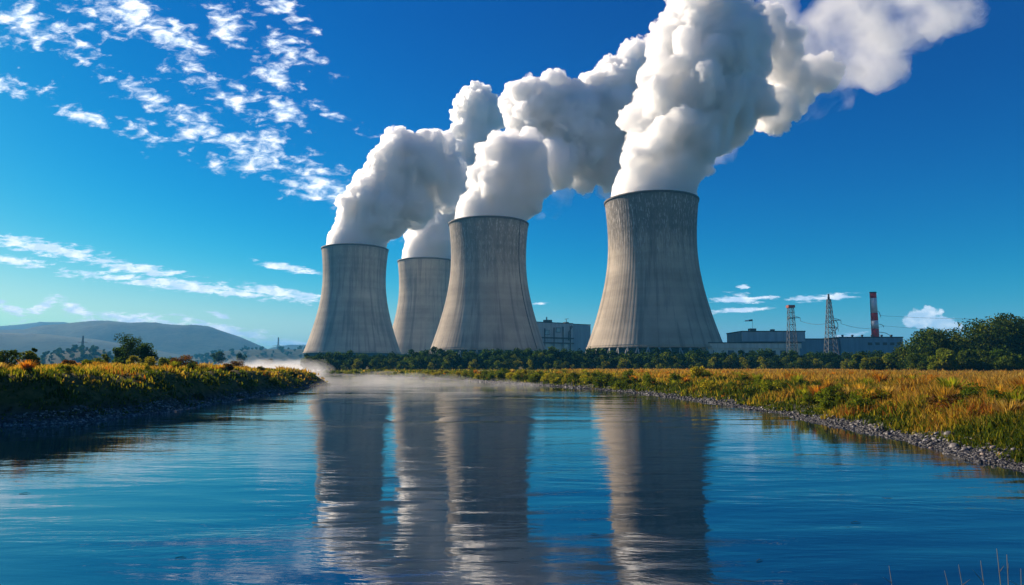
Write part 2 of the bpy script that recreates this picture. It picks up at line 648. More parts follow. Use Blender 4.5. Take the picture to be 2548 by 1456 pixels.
def concrete(name, streak, warm=1.0, ribs=0.5, shift=0.0):
    m, t = material(name)
    c = t.n('ShaderNodeTexCoord')
    x, y, z = t.sep(c.outputs['Object'])
    ang = t.m('ARCTAN2', y, x)
    lift = t.m('MULTIPLY', z, 1 / 160.0)
    cyl = t.comb(t.m('MULTIPLY', t.m('COSINE', ang), 10.0), t.m('MULTIPLY', t.m('SINE', ang), 10.0), t.m('MULTIPLY', z, 0.035))
    s1 = t.noise(cyl, 1.7, 4, 0.6, 0.15)                # fine runs
    s2 = t.noise(cyl, 5.5, 3, 0.6, 0.1)
    cyl2 = t.comb(t.m('MULTIPLY', t.m('COSINE', ang), 10.0), t.m('MULTIPLY', t.m('SINE', ang), 10.0), t.m('MULTIPLY', z, 0.012))
    cyl2 = t.vm('ADD', cyl2, (shift, shift * 0.7, shift))
    s3 = t.noise(cyl2, 0.9, 5, 0.6, 0.2)
    blot = t.noise(t.vm('ADD', t.vm('SCALE', c.outputs['Object'], scale=0.03), (shift, 0.0, shift)), 1.0, 6, 0.6)
    cyl = t.vm('ADD', cyl, (0.0, shift, shift))
    topm = t.ramp(t.m('ADD', lift, t.m('MULTIPLY', t.m('SUBTRACT', s1, 0.5), 0.55)), 0.62, 0.86)   # wet ragged band under the rim
    col = t.mix(t.ramp(blot, 0.3, 0.7), (0.32, 0.27, 0.21, 1), (0.47, 0.395, 0.305, 1))
    col = t.mix(t.m('MULTIPLY', topm, 0.72 * streak), col, (0.11, 0.105, 0.10, 1))
    runs = t.m('MULTIPLY', t.ramp(s2, 0.54, 0.64), t.m('MULTIPLY', t.ramp(lift, 0.40, 0.90), 0.9 * streak))
    col = t.mix(runs, col, (0.60, 0.55, 0.50, 1))
    dark = t.m('MULTIPLY', t.ramp(s3, 0.48, 0.62), 0.5)
    col = t.mix(dark, col, (0.13, 0.12, 0.11, 1))
    bands = t.noise(t.comb(0.0, 0.0, t.m('MULTIPLY', z, 0.09)), 1.0, 2, 0.5)
    col = t.vm('SCALE', col, scale=t.ramp(bands, 0.35, 0.65, 0.88 * warm, 1.08 * warm))
    rib = t.m('ABSOLUTE', t.m('SINE', t.m('MULTIPLY', ang, 48.0)))
    joint = t.ramp(t.m('ABSOLUTE', t.m('SINE', t.m('MULTIPLY', ang, 18.0))), 0.0, 0.04, 0.72, 1.0)
    col = t.vm('SCALE', col, scale=joint)
    col = t.vm('SCALE', col, scale=t.ramp(t.m('ABSOLUTE', t.m('SINE', t.m('MULTIPLY', z, 0.39))), 0.0, 0.07, 0.88, 1.0))
    h = t.m('ADD', t.m('MULTIPLY', rib, ribs), t.m('MULTIPLY', s2, 0.35))
    bp = t.n('ShaderNodeBump')
    bp.inputs['Strength'].default_value = 0.6
    bp.inputs['Distance'].default_value = 0.30
    t.put(bp.inputs['Height'], h)
    b = t.n('ShaderNodeBsdfPrincipled')
    t.put(b.inputs['Base Color'], col)
    b.inputs['Roughness'].default_value = 0.9
    b.inputs['Specular IOR Level'].default_value = 0.15
    t.put(b.inputs['Normal'], bp)
    t.put(t.n('ShaderNodeOutputMaterial').inputs[0], b)
    return m


M_rim = plain('rim_concrete', (0.07, 0.06, 0.055), 0.8, scale=0.3)
M_col = plain('column_concrete', (0.30, 0.28, 0.25), 0.9, scale=0.2)
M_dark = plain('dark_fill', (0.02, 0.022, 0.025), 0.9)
M_line = plain('dark_steel', (0.035, 0.035, 0.04), 0.6)

Z0 = 21.0
TOWERS = [  # rim centre in the picture, streak strength, warmth, label
    (1620, 503, 1.0, 1.0, 'nearest cooling tower with heavily streaked concrete, standing alone at the right'),
    (1216, 559, 0.8, 1.05, 'streaked cooling tower in the middle with a dark ladder line down its right side'),
    (884, 621, 0.3, 1.1, 'smoother cooling tower at the far left edge of the group'),
    (1063, 652, 0.2, 1.1, 'farthest cooling tower, half hidden behind the middle one'),
]
tower_pos = []
SCALE = [1.0, 1.12, 1.22, 1.30]
first_shell = None
for i, (X, Y, st, wm, lab) in enumerate(TOWERS):
    u, v = uv(X, Y)
    sc = SCALE[i]
    d = (160 * sc - CAMZ) / v
    tower_pos.append((u * d, d))
    T = tag(empty('cooling_tower', (u * d, d, 0)), lab, 'cooling tower', 'cooling towers of the power station')
    T.scale = (sc, sc, sc)
    mc = concrete('weathered_concrete', st, wm, 0.5 if i < 2 else 0.25, i * 13.7)
    prof = []
    zs = [Z0 + (160 - Z0) * k / 60 for k in range(61)]
    prof = [(shell_r(z), z) for z in zs] + [(shell_r(z) - 0.9, z) for z in zs[::-1]]
    MB().lathe(prof, 128, closed=True).build('shell', mc, T)
    rr = shell_r(159.5)
    MB().lathe([(rr + 0.5, 158.3), (rr + 0.7, 160.3), (rr - 1.4, 160.3), (rr - 1.4, 160.02), (rr + 0.1, 160.02), (rr + 0.1, 158.3)], 128, closed=True).build('rim', M_rim, T)
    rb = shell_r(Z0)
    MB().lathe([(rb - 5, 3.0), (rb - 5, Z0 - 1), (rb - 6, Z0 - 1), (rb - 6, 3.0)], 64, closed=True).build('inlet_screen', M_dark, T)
    MB().lathe([(rb + 0.3, Z0 - 0.9), (rb + 0.5, Z0 + 0.6), (rb - 1.3, Z0 + 0.6), (rb - 1.3, Z0 - 0.9)], 128, closed=True).build('ring_beam', mc, T)
    nc_ = 44 if i < 2 else 0
    for k in range(nc_):
        a0 = 2 * PI * k / nc_
        for s in (-1, 1):
            if k % 1 == 0 and math.sin(a0) < 0.35:
                a1 = a0 + s * PI / nc_ * 0.95
                MB().tube([(rb * math.cos(a0) * .995, rb * math.sin(a0) * .995, Z0 - 0.5), ((rb + 4.5) * math.cos(a1), (rb + 4.5) * math.sin(a1), 3.0)], 0.6, 6).build('support_column', M_col, T)
    if i == 1:
        a = R(-38)
        MB().tube([((shell_r(z) + 0.3) * math.cos(a + (160 - z) * 0.0004), (shell_r(z) + 0.3) * math.sin(a + (160 - z) * 0.0004), z) for z in zs], 0.45, 5).build('ladder', M_line, T)

# ------------------------------------------------------------------ steam plumes
ico = {}


def ico_np(sub):
    if sub not in ico:
        bm = bmesh.new()
        bmesh.ops.create_icosphere(bm, subdivisions=sub, radius=1)
        ico[sub] = (np.array([v.co[:] for v in bm.verts]), np.array([[v.index for v in f.verts] for f in bm.faces]))
        bm.free()
    return ico[sub]


def spheres_mesh(sp):
    vs, fs, k = [], [], 0
    for (x, y, z, r) in sp:
        v, f = ico_np(3 if r > 12 else 2)
        vs.append(v * r + np.array([x, y, z]))
        fs.append(f + k)
        k += len(v)
    return np.concatenate(vs), np.concatenate(fs)


def remesh(verts, faces, voxel):
    me = mesh_np('tmp', verts, faces)
    o = link('tmp', me)
    md = o.modifiers.new('r', 'REMESH')
    md.mode = 'VOXEL'
    md.voxel_size = voxel
    dg = bpy.context.evaluated_depsgraph_get()
    ev = o.evaluated_get(dg)
    out = bpy.data.meshes.new_from_object(ev)
    bpy.data.objects.remove(o)
    bpy.data.meshes.remove(me)
    return out


def get_np(me):
    n = len(me.vertices)
    co = np.empty(n * 3, np.float32)
    me.vertices.foreach_get('co', co)
    no = np.empty(n * 3, np.float32)
    me.vertices.foreach_get('normal', no)
    return co.reshape(-1, 3).astype(float), no.reshape(-1, 3).astype(float)


def set_np(me, co):
    me.vertices.foreach_set('co', co.astype(np.float32).ravel())
    me.update()


def puff(sp, seed, kids=26, grand=5):
    """big balls -> balls with budding smaller balls"""
    r_ = np.random.default_rng(seed)
    out = []
    for (x, y, z, r, k) in sp:
        out.append((x, y, z, r * 0.93))
        for _ in range(int(kids * k)):
            d = r_.normal(size=3)
            d /= np.linalg.norm(d)
            q = r * r_.uniform(0.22, 0.42)
            c0 = np.array([x, y, z]) + d * (r * 0.98 - q * 0.45)
            out.append((*c0, q))
            for _ in range(grand if k > 0.5 else 0):
                e = r_.normal(size=3) + d
                e /= np.linalg.norm(e)
                q2 = q * r_.uniform(0.3, 0.5)
                out.append((*(c0 + e * (q - q2 * 0.5)), q2))
    return out


def cloud_mesh(name, sp, voxel, octaves, mat, seed, calm=None, kids=26, grand=5):
    v, f = spheres_mesh(puff(sp, seed, kids, grand))
    me = remesh(v, f, voxel)
    for q, (wl, amp) in enumerate(octaves):
        if q == 2 or (q == 1 and len(octaves) == 2):                                  # heal folds before the fine lobes
            c_, _n = get_np(me)
            me.calc_loop_triangles()
            tr_ = np.empty(len(me.loop_triangles) * 3, np.int32)
            me.loop_triangles.foreach_get('vertices', tr_)
            me = remesh(c_, tr_.reshape(-1, 3), voxel * (1 if len(octaves) > 2 else 2.2))
        co, no = get_np(me)
        n = np.abs(pnoise(co / wl + seed * 3.1)) + 0.5 * np.abs(pnoise(co / wl * 1.9 + seed * 5.3))
        a = amp * (n - 0.35) * 1.5
        if calm is not None:
            a = a * smooth(co[:, 2], calm[0], calm[1])
        set_np(me, co + no * a[:, None])
    me.polygons.foreach_set('use_smooth', np.ones(len(me.polygons), bool))
    me.name = name
    me.materials.append(mat)
    return me


def chain(pts, dbase, calm_until=0):
    """(X, Y, r_px, depth offset, kid factor) -> world balls"""
    out = []
    for (X, Y, rp, do, k) in pts:
        d = dbase + do
        x, y, z = at(X, Y, d)
        out.append((x, y, z, rp / FOC * d, k))
    return out


M_steam = volume('steam', 0.40, (1, 1, 1), 0.62, (0.045, 0.34, 0.54))
M_steam.cycles.volume_step_rate = 0.06
M_thin = volume('thin_steam', 0.028, (1, 1, 1), 0.3, (0.016, 0.41, 0.70))
OCT = [(42, 8), (19, 4.6), (9, 2.8), (4.6, 1.5), (2.6, 0.6)]
dA, dB, dC, dD = [p[1] for p in tower_pos]


def plume(name, label, i, col, tail=None, voxel=1.8, octs=OCT):
    tx, ty = tower_pos[i]
    k = SCALE[i]
    rt = (shell_r(160) - 1.6) * k
    base = [(tx, ty, 157 * k, rt, 0), (tx + 1.5, ty, 160 * k + 6, rt + 0.4, 0)]
    sp = base + chain(col, ty)
    me = cloud_mesh('steam', sp, voxel, octs, M_steam, i + 1, calm=(160 * k + 5, 160 * k + 45))
    o = tag(link(name, me), label, 'steam plume', 'steam plumes rising from the cooling towers')
    if tail:
        tm = cloud_mesh('thin_steam', chain(tail, ty), voxel * 1.3, [(40, 9), (17, 5)], M_thin, i + 11, kids=18, grand=4)
        link('thin_drift', tm, o)
    return o


plume('steam_plume', 'tallest thick white steam plume pouring from the nearest tower and thinning out at top right', 0,
      [(1630, 470, 112, 0, 0.0), (1640, 440, 110, 0, 0.15), (1655, 400, 112, 0, 0.4), (1672, 355, 112, 0, 0.8), (1690, 310, 116, 0, 1), (1712, 260, 122, 0, 1), (1745, 215, 135, 0, 1),
       (1775, 170, 148, 8, 1), (1760, 115, 132, 0, 1), (1745, 60, 105, 0, 1), (1800, 60, 78, 10, 1), (1840, 250, 78, 20, 1), (1740, 10, 60, 0, 1), (1925, 275, 58, 60, 1), (1965, 215, 62, 70, 1), (1935, 130, 66, 50, 1), (1880, 70, 58, 40, 1), (2030, 190, 52, 90, 1), (1810, 320, 60, 20, 1)],
      [(1980, 270, 50, 60, 1), (2000, 200, 90, 70, 1), (1980, 110, 85, 60, 1), (2060, 150, 95, 90, 1), (2150, 120, 105, 110, 1), (2110, 40, 90, 110, 1),
       (2190, 190, 50, 110, 1), (2260, 40, 105, 130, 1), (2330, 10, 85, 150, 1), (2050, 60, 75, 80, 1), (2040, 230, 60, 80, 1), (2090, 210, 55, 90, 1), (2400, 20, 60, 150, 1), (1930, 20, 60, 60, 1), (1800, 370, 40, 50, 1)])
plume('steam_plume', 'white steam plume from the middle tower, a round lobe drifting into a broad bank behind', 1,
      [(1228, 535, 93, 0, 0.0), (1240, 508, 92, 0, 0.3), (1258, 470, 92, 0, 0.8), (1275, 430, 86, 0, 1), (1285, 400, 72, 0, 1), (1262, 375, 42, 0, 1),
       (1375, 400, 62, 70, 1), (1330, 285, 84, 110, 1), (1385, 250, 60, 110, 1), (1420, 300, 92, 120, 1), (1450, 370, 92, 120, 1), (1500, 300, 100, 130, 1),
       (1540, 400, 70, 130, 1), (1530, 225, 80, 130, 1), (1560, 170, 48, 130, 1), (1600, 150, 60, 140, 1), (1600, 300, 100, 140, 1)],
      [(1390, 470, 40, 80, 1), (1370, 520, 26, 80, 1), (1440, 440, 50, 100, 1), (1530, 460, 50, 110, 1), (1340, 545, 18, 40, 1)])
plume('steam_plume', 'white steam plume from the left tower, billowing and grey on its shaded right side', 2,
      [(895, 595, 76, 0, 0.0), (905, 570, 74, 0, 0.4), (925, 535, 78, 0, 1), (950, 495, 78, 0, 1), (968, 450, 74, 0, 1), (1005, 400, 68, 0, 1), (1000, 355, 36, 0, 1),
       (1050, 410, 72, 10, 1), (1100, 430, 55, 20, 1), (1095, 375, 42, 20, 1), (1020, 500, 62, 10, 1), (1110, 480, 40, 30, 1)], voxel=2.6)
plume('steam_plume', 'steam plume from the farthest tower, rising behind the others to a tall rounded head', 3,
      [(1068, 625, 68, 0, 0.0), (1078, 600, 64, 0, 0.4), (1092, 560, 60, 0, 1), (1115, 515, 60, 0, 1), (1140, 460, 62, 0, 1), (1165, 400, 66, 0, 1), (1178, 340, 60, 0, 1),
       (1190, 285, 60, 0, 1), (1185, 245, 36, 0, 1), (1225, 400, 60, 20, 1), (1215, 300, 42, 10, 1)], voxel=2.8)
#INSERT_NEXT
# ------------------------------------------------------------------ buildings and masts of the works
def clad(name, col, rib=0.8, vary=0.2):
    m, t = material(name)
    c = t.n('ShaderNodeTexCoord')
    x, y, z = t.sep(c.outputs['Object'])
    nz = t.noise(t.mapping(c.outputs['Object'], scale=(1, 1, 0.15)), 0.25, 5, 0.6)
    f = t.ramp(nz, 0.3, 0.7, 1 - vary, 1 + vary * 0.4)
    s = t.m('ABSOLUTE', t.m('SINE', t.m('MULTIPLY', t.m('ADD', x, y), rib)))
    joint = t.ramp(s, 0.0, 0.12, 0.75, 1.0)
    f = t.m('MULTIPLY', f, joint)
    b = t.n('ShaderNodeBsdfPrincipled')
    t.put(b.inputs['Base Color'], t.vm('SCALE', tuple(col), scale=f))
    b.inputs['Roughness'].default_value = 0.55
    t.put(t.n('ShaderNodeOutputMaterial').inputs[0], b)
    return m


M_blue = clad('blue_cladding', (0.16, 0.26, 0.34), 0.35)
M_grey = clad('grey_cladding', (0.32, 0.38, 0.42), 0.5)
M_cream = clad('cream_fascia', (0.62, 0.58, 0.50), 0.3)
M_roof = plain('dark_roofing', (0.03, 0.035, 0.04), 0.8)
M_trim = plain('pale_trim', (0.5, 0.5, 0.48), 0.6)
M_glass = plain('blue_glazing', (0.10, 0.22, 0.32), 0.15, scale=0.2)
M_steel = plain('galvanised_steel', (0.07, 0.08, 0.09), 0.6, 0.2)
M_red = plain('red_paint', (0.88, 0.02, 0.02), 0.5, scale=0.3)
M_white = plain('white_paint', (0.85, 0.80, 0.76), 0.5, scale=0.3)


def block(root, wall_mat, w_, d_, z0, z1, name='wall', x0=0.0, y0=0.0):
    MB().box(x0, x0 + w_, y0, y0 + d_, z0, z1).build(name, wall_mat, root)
    MB().box(x0 - 0.4, x0 + w_ + 0.4, y0 - 0.4, y0 + d_ + 0.4, z1, z1 + 0.9).build('roof', M_roof, root)


# hall between the towers, seen corner on
d = 980.0
cx, cy, _ = at(1425, 900, d)
ztop = at(1425, 806, d)[2]
hall = tag(empty('turbine_hall', (cx, cy, 0), R(33)), 'tall blue grey industrial hall with dark pipe bands between the two streaked towers', 'building')
MB().box(-62, 0, 0, 46, 3, ztop - 28).build('lower_wall', M_glass, hall)
MB().box(-62.5, 0.5, -0.5, 46, ztop - 28, ztop).build('upper_wall', M_grey, hall)
MB().box(-63, 1, -1, 46.5, ztop, ztop + 1).build('roof', M_roof, hall)
for k, zz_ in enumerate((ztop - 22, ztop - 29)):
    MB().box(-62.8, 1.2, -2.2, -0.52, zz_, zz_ + 1.9).build('pipe_band', M_line, hall)
for xx in (-50, -34, -18, -5):
    MB().tube([(xx, -1.7, 3), (xx, -1.7, ztop - 3 - abs(xx) * 0.1)], 0.8, 8).build('downpipe', M_line, hall)
for xx, zz_ in ((-45, ztop - 13), (-26, ztop - 9)):
    f = MB().box(xx - 4, xx + 4, -1.1, -0.53, zz_ - 4, zz_ + 3).build('window', M_line, hall)
    MB().box(xx - 3.4, xx + 3.4, -1.3, -1.12, zz_ - 3.4, zz_ + 2.4).build('pane', M_glass, f)
MB().tube([(-9, -3, ztop - 24), (-9, -3.5, ztop - 12), (-3, -3.5, ztop - 5), (-2, -1, ztop - 3)], 1.0, 8).build('bent_pipe', M_steel, hall)
MB().box(-40, -30, 8, 16, ztop + 1, ztop + 5).box(-39, -37.8, 9, 10.2, ztop + 5, ztop + 9).build('roof_plant', M_line, hall)
MB().box(-6, 0, 8, 14, ztop + 1, ztop + 3).tube([(-3, 10, ztop + 3), (-3, 10, ztop + 8)], 0.4).tube([(-6, 10, ztop + 7), (1, 10, ztop + 8)], 0.35).build('roof_crane', M_line, hall)
block(hall, M_blue, 34, 60, 3, ztop - 0.5, 'side_wing', 1.2, 2)

# the right hand works
d = 620.0
x0, y0_, z1 = at(1846, 823, d)
x1 = at(2003, 823, d)[0]
off = tag(empty('process_building', (x0, d, 0)), 'grey box shaped building standing on a long cream and dark roofed base', 'building')
block(off, M_grey, x1 - x0, 44, at(1846, 850, d)[2], z1 - 1, 'upper_wall')
MB().box(-0.3, 0.35, -0.3, 0.35, at(1846, 850, d)[2], z1 - 1).build('corner_trim', M_trim, off)
xa = at(1700, 860, d - 30)[0] - x0
xb = at(1990, 860, d - 30)[0] - x0
zb = at(1846, 852, d - 30)[2]
MB().box(xa, xb, -30, 46, 3, zb - 5.2).build('lower_wall', M_cream, off)
MB().box(xa - 1, xb + 1, -31, 46.5, zb - 5.2, zb - 0.8).build('fascia', M_cream, off)
MB().box(xa - 1.5, xb + 1.5, -31.5, 46, zb - 0.8, zb).build('base_roof', M_roof, off)
for k in range(7):
    xx = xb - 8 - k * 9
    MB().box(xx, xx + 5, -30.3, -30.02, zb - 12, zb - 7).build('window', M_line, off)
MB().box(10, 16, 8, 13, z1, z1 + 2.5).build('roof_plant', M_steel, off)
MB().box(30, 33, 8, 12, z1, z1 + 1.8).build('roof_plant', M_steel, off)

d = 650.0
x0, _, z1 = at(1990, 842, d)
x1, z2 = at(2088, 838, d)[0], at(2088, 838, d)[2]
x2 = at(2243, 838, d)[0]
blu = tag(empty('long_blue_building', (x0, d, 0)), 'long low dark blue shed right of the grey box building, below the striped chimney', 'building')
block(blu, M_blue, x1 - x0 - 0.1, 40, 3, z1 - 1, 'low_wing')
block(blu, M_blue, x2 - x1, 46, 3, z2 - 1, 'wall', x1 - x0 + 0.1, -2)
MB().box(x1 - x0 + 12, x1 - x0 + 20, -2.3, -2.02, 3, 12).build('door', M_line, blu)
for k in range(5):
    xx = x1 - x0 + 26 + k * 7
    MB().box(xx, xx + 4, -2.3, -2.02, z2 - 8, z2 - 5.5).build('window', M_line, blu)

for k in range(6):
    xx = x1 - x0 + 10 + k * 9.5
    MB().lathe([(0.9, z2), (0.9, z2 + 1.6), (1.3, z2 + 1.7), (1.3, z2 + 2.3), (0.1, z2 + 2.6)], 10).build('roof_vent', M_steel, blu, (xx, 14, 0))
MB().tube([(x1 - x0 + 2, -3.2, 12), (x2 - x0 - 2, -3.2, 12)], 0.5, 8).build('pipe', M_steel, blu)

# striped chimney
d = 700.0
cx, cy, zt = at(2172, 728, d)
ch = tag(empty('striped_chimney', (cx, cy, 0)), 'tall slim chimney painted in red and white bands', 'chimney')
levels = [728, 742, 779, 798, 818, 845]
zl = [at(2172, yy, d)[2] for yy in levels] + [3.0]
rad = lambda z: 3.1 + (zt - z) * 0.012
for k in range(6):
    za, zb_ = zl[k + 1], zl[k]
    MB().lathe([(rad(za), za), (rad(zb_), zb_), (rad(zb_) - 0.5, zb_), (rad(za) - 0.5, za)], 28, closed=True).build('red_band' if k % 2 == 0 else 'white_band', M_red if k % 2 == 0 else M_white, ch)
MB().lathe([(3.3, zt - 0.6), (3.3, zt + 0.5), (2.5, zt + 0.5), (2.5, zt - 0.6)], 28, closed=True).build('rim', M_roof, ch)
arms = []
for (yy, L, drop) in ((777, 6.5, -3.5), (806, 9, 2.0), (826, 15, 3.5)):
    za = at(2172, yy, d)[2]
    MB().tube([(2.6, 0, za), (L * 0.7, 0, za - drop * 0.3), (L, 0, za - abs(drop)), (L, 0, za - abs(drop) - 1.5)], 0.28, 6).build('bracket', M_steel, ch)
    arms.append((cx + L, cy, za - abs(drop)))
MB().tube([(-4.1, -0.5, 4), (-3.25, -0.5, zt)], 0.22, 5).build('ladder', M_steel, ch)


def lattice(name, loc, h, wb, wt, label, cat, nseg=9, t_=0.28, arms=(), cap=None, z0=3.0, waist=None, group=None, mat=None):
    mat = mat or M_steel
    T = tag(empty(name, loc), label, cat, group)
    hw = lambda z: (wb + (wt - wb) * ((z - z0) / (h - z0)) ** (waist or 1.0)) / 2
    m1 = MB()
    zs = [z0 + (h - z0) * (1 - (1 - k / nseg) ** 1.15) for k in range(nseg + 1)]
    cs = ((-1, -1), (1, -1), (1, 1), (-1, 1))
    for sx, sy in cs:
        MB().tube([(sx * hw(z), sy * hw(z), z) for z in zs], t_, 5).build('leg', mat, T)
    for za, zb_ in zip(zs, zs[1:]):
        a_, b_ = hw(za), hw(zb_)
        for k in range(4):
            p, q = cs[k], cs[(k + 1) % 4]
            m1.tube([(p[0] * a_, p[1] * a_, za), (q[0] * b_, q[1] * b_, zb_)], t_ * 0.55, 4)
            m1.tube([(q[0] * a_, q[1] * a_, za), (p[0] * b_, p[1] * b_, zb_)], t_ * 0.55, 4)
            m1.tube([(p[0] * b_, p[1] * b_, zb_), (q[0] * b_, q[1] * b_, zb_)], t_ * 0.6, 4)
    m1.build('bracing', mat, T)
    for (z, xl, xr) in arms:
        a_ = hw(z)
        m_ = MB()
        for xe in (xl, xr):
            if xe:
                sg = 1 if xe > 0 else -1
                m_.tube([(sg * a_, 0, z + 1.6), (xe, 0, z)], t_ * 0.7, 4)
                m_.tube([(sg * a_, -a_, z), (xe, 0, z)], t_ * 0.7, 4)
                m_.tube([(sg * a_, a_, z), (xe, 0, z)], t_ * 0.7, 4)
                m_.tube([(xe, 0, z), (xe, 0, z - 2.2)], t_ * 0.6, 5)
        m_.build('crossarm', mat, T)
    return T


d = 480.0
x_, y_, h_ = at(1967, 766, d)
zarm = at(1967, 791, d)[2]
py1 = lattice('lattice_mast', (x_, y_, 0), h_, 6.4, 3.2, 'slim lattice mast with a red cap standing in front of the grey box building', 'mast', 9, 0.2, ((zarm, -1.8, 6.5),))
MB().box(-2.3, 2.3, -2.3, 2.3, h_, h_ + 1.8).build('cap', plain('rusty_red_paint', (0.28, 0.06, 0.04), 0.6), py1)
MB().box(-2.0, 2.0, -2.0, 2.0, zarm - 0.2, zarm + 0.1).build('platform', M_steel, py1)
d = 430.0
x2_, y2_, h2_ = at(2062, 745, d)
za2 = at(2062, 797, d)[2]
py2 = lattice('lattice_tower', (x2_, y2_, 0), h2_, 8.2, 1.8, 'tall tapering lattice pylon with a looped arm between the grey box building and chimney', 'pylon', 13, 0.22,
              ((za2, -2.6, 7.0), (za2 - 5, 0, 5.0)), waist=0.8)
MB().tube([(0, 0, h2_), (0, 0, h2_ + 3.4)], [0.75, 0.6], 8).build('top_drum', M_steel, py2)
lp = MB()
lp.tube([(2.0 + 3.0 * math.sin(a), 0, za2 - 3.2 + 3.4 * math.cos(a)) for a in np.linspace(0, PI * 1.1, 14)], 0.22, 5)
lp.build('loop', M_steel, py2)


def cable(name, a, b, sag, label, r=0.10, group='power lines'):
    a, b = Vector(a), Vector(b)
    pts = []
    for k in range(25):
        s_ = k / 24
        p = a.lerp(b, s_)
        p.z -= sag * 4 * s_ * (1 - s_)
        pts.append(p)
    o = MB().tube(pts, r, 4).build(name, M_line, None)
    tag(o, label, 'cable', group)


cable('power_line', (x_ + 6.5, y_, zarm - 2.2), (x2_ - 2.6, y2_, za2 - 2.2), 1.2, 'thin power line running from the red capped mast to the looped pylon')
cable('power_line', (x2_ + 7, y2_, za2 - 2.2), arms[1], 3.0, 'thin power line running from the looped pylon to the striped chimney')
e1 = at(2700, 792, 500)
e2 = at(2700, 806, 500)
cable('power_line', arms[0], e1, 2.0, 'upper power line leaving the striped chimney to the right above the cumulus cloud')
cable('power_line', arms[1], e2, 4.0, 'lower power line leaving the striped chimney to the right')

# windsock on the grey building
d = 640.0
wx, wy, wz = at(1872, 797, d)
ws = tag(empty('windsock', (wx, wy, 0)), 'small white and dark windsock on a thin mast above the grey box building', 'windsock')
MB().tube([(0, 0, at(1872, 824, d)[2] - 2), (0, 0, wz + 1)], 0.12, 6).build('mast', M_steel, ws)
MB().tube([(0, 0, wz), (-3.4, 0, wz - 0.3)], [0.95, 0.75], 10).build('dark_sleeve', M_line, ws)
MB().tube([(-3.4, 0, wz - 0.3), (-7, 0, wz - 0.7)], [0.75, 0.5], 10).build('white_sleeve', M_white, ws)

# pylons on the distant hills
d = 1500.0
x_, y_, h_ = at(207, 836, d)
lattice('hill_pylon', (x_, y_, 0), h_, 4.2, 1.6, 'dark pylon with a single crossarm on the small wooded hill at left', 'pylon', 6, 0.42,
        ((at(207, 852, d)[2], -10, 10),), z0=at(207, 872, d)[2], group='pylons on the distant hills', mat=M_line)
d = 2700.0
x_, y_, h_ = at(693, 840, d)
lattice('hill_pylon', (x_, y_, 0), h_, 7, 2.6, 'pale pylon with a low crossarm on the hazy ridge beside the left tower', 'pylon', 6, 0.6,
        ((at(693, 861, d)[2], -24, 22),), z0=at(693, 874, d)[2], group='pylons on the distant hills', mat=M_line)


# ------------------------------------------------------------------ vegetation
DARK = [(0.008, 0.026, 0.009), (0.014, 0.036, 0.011), (0.022, 0.045, 0.012)]
MID = [(0.04, 0.08, 0.012), (0.07, 0.11, 0.015), (0.11, 0.14, 0.016)]
LIGHT = [(0.13, 0.17, 0.015), (0.20, 0.22, 0.02), (0.08, 0.12, 0.015)]
YELL = [(0.22, 0.21, 0.02), (0.16, 0.17, 0.02), (0.34, 0.29, 0.03)]
RUST = [(0.14, 0.055, 0.02), (0.20, 0.09, 0.02), (0.09, 0.05, 0.02)]
M_leaf = leafy('foliage', trans=0.6)
M_grass = leafy('dry_grass', trans=0.62)
M_bark = plain('bark', (0.06, 0.045, 0.035), 0.95, scale=2.0, bump=0.4)
M_stem = plain('dry_stem', (0.22, 0.17, 0.09), 0.8)


def leaves(clumps, n, size, palette, seed):
    """small quads spread through and round every clump"""
    r_ = np.random.default_rng(seed)
    C = np.array([c_[:3] for c_ in clumps])
    Rr = np.array([c_[3] for c_ in clumps])
    pw_ = Rr ** 2
    ci = r_.choice(len(C), n, p=pw_ / pw_.sum())
    d_ = r_.normal(size=(n, 3))
    d_ /= np.linalg.norm(d_, axis=1)[:, None]
    rad_ = Rr[ci] * (r_.uniform(0.35, 1.08, n) ** 0.6)
    p = C[ci] + d_ * rad_[:, None] * np.array([1, 1, 0.85])
    nrm = d_ * 0.8 + r_.normal(size=(n, 3)) * 0.65
    nrm /= np.linalg.norm(nrm, axis=1)[:, None]
    t1 = np.cross(nrm, r_.normal(size=(n, 3)))
    t1 /= np.linalg.norm(t1, axis=1)[:, None]
    t2 = np.cross(nrm, t1)
    s = size * r_.uniform(0.6, 1.35, n)[:, None]
    vs = np.stack([p - t1 * s * 0.5, p - t2 * s * 0.32, p + t1 * s * 0.6, p + t2 * s * 0.32], 1).reshape(-1, 3)
    fs = np.arange(n * 4).reshape(n, 4)
    pal = np.array(palette)
    ctint = r_.integers(0, len(pal), len(C))
    lt = np.where(r_.random(n) < 0.25, r_.integers(0, len(pal), n), ctint[ci])
    tint = pal[lt] * r_.uniform(0.7, 1.35, n)[:, None]
    return vs, fs, tint


def crown_clumps(h, wd, base, n, seed, lean=0.0, irregular=0.25):
    r_ = np.random.default_rng(seed)
    out = []
    H = h - base
    for k in range(n):
        t_ = (k + r_.random()) / n
        zc = base + H * (0.1 + 0.8 * t_)
        prof = math.sin(PI * min(max(0.12 + 0.80 * t_, 0), 1)) ** 0.55
        rr_ = wd / 2 * prof * r_.uniform(0.25, 0.9)
        a_ = r_.random() * 2 * PI
        q = wd * r_.uniform(0.11, 0.22) * (0.75 + 0.5 * prof)
        out.append((rr_ * math.cos(a_) * (1 + irregular * r_.normal()), rr_ * math.sin(a_), zc + H * 0.03 * r_.normal(), min(q, H * 0.35)))
    return out


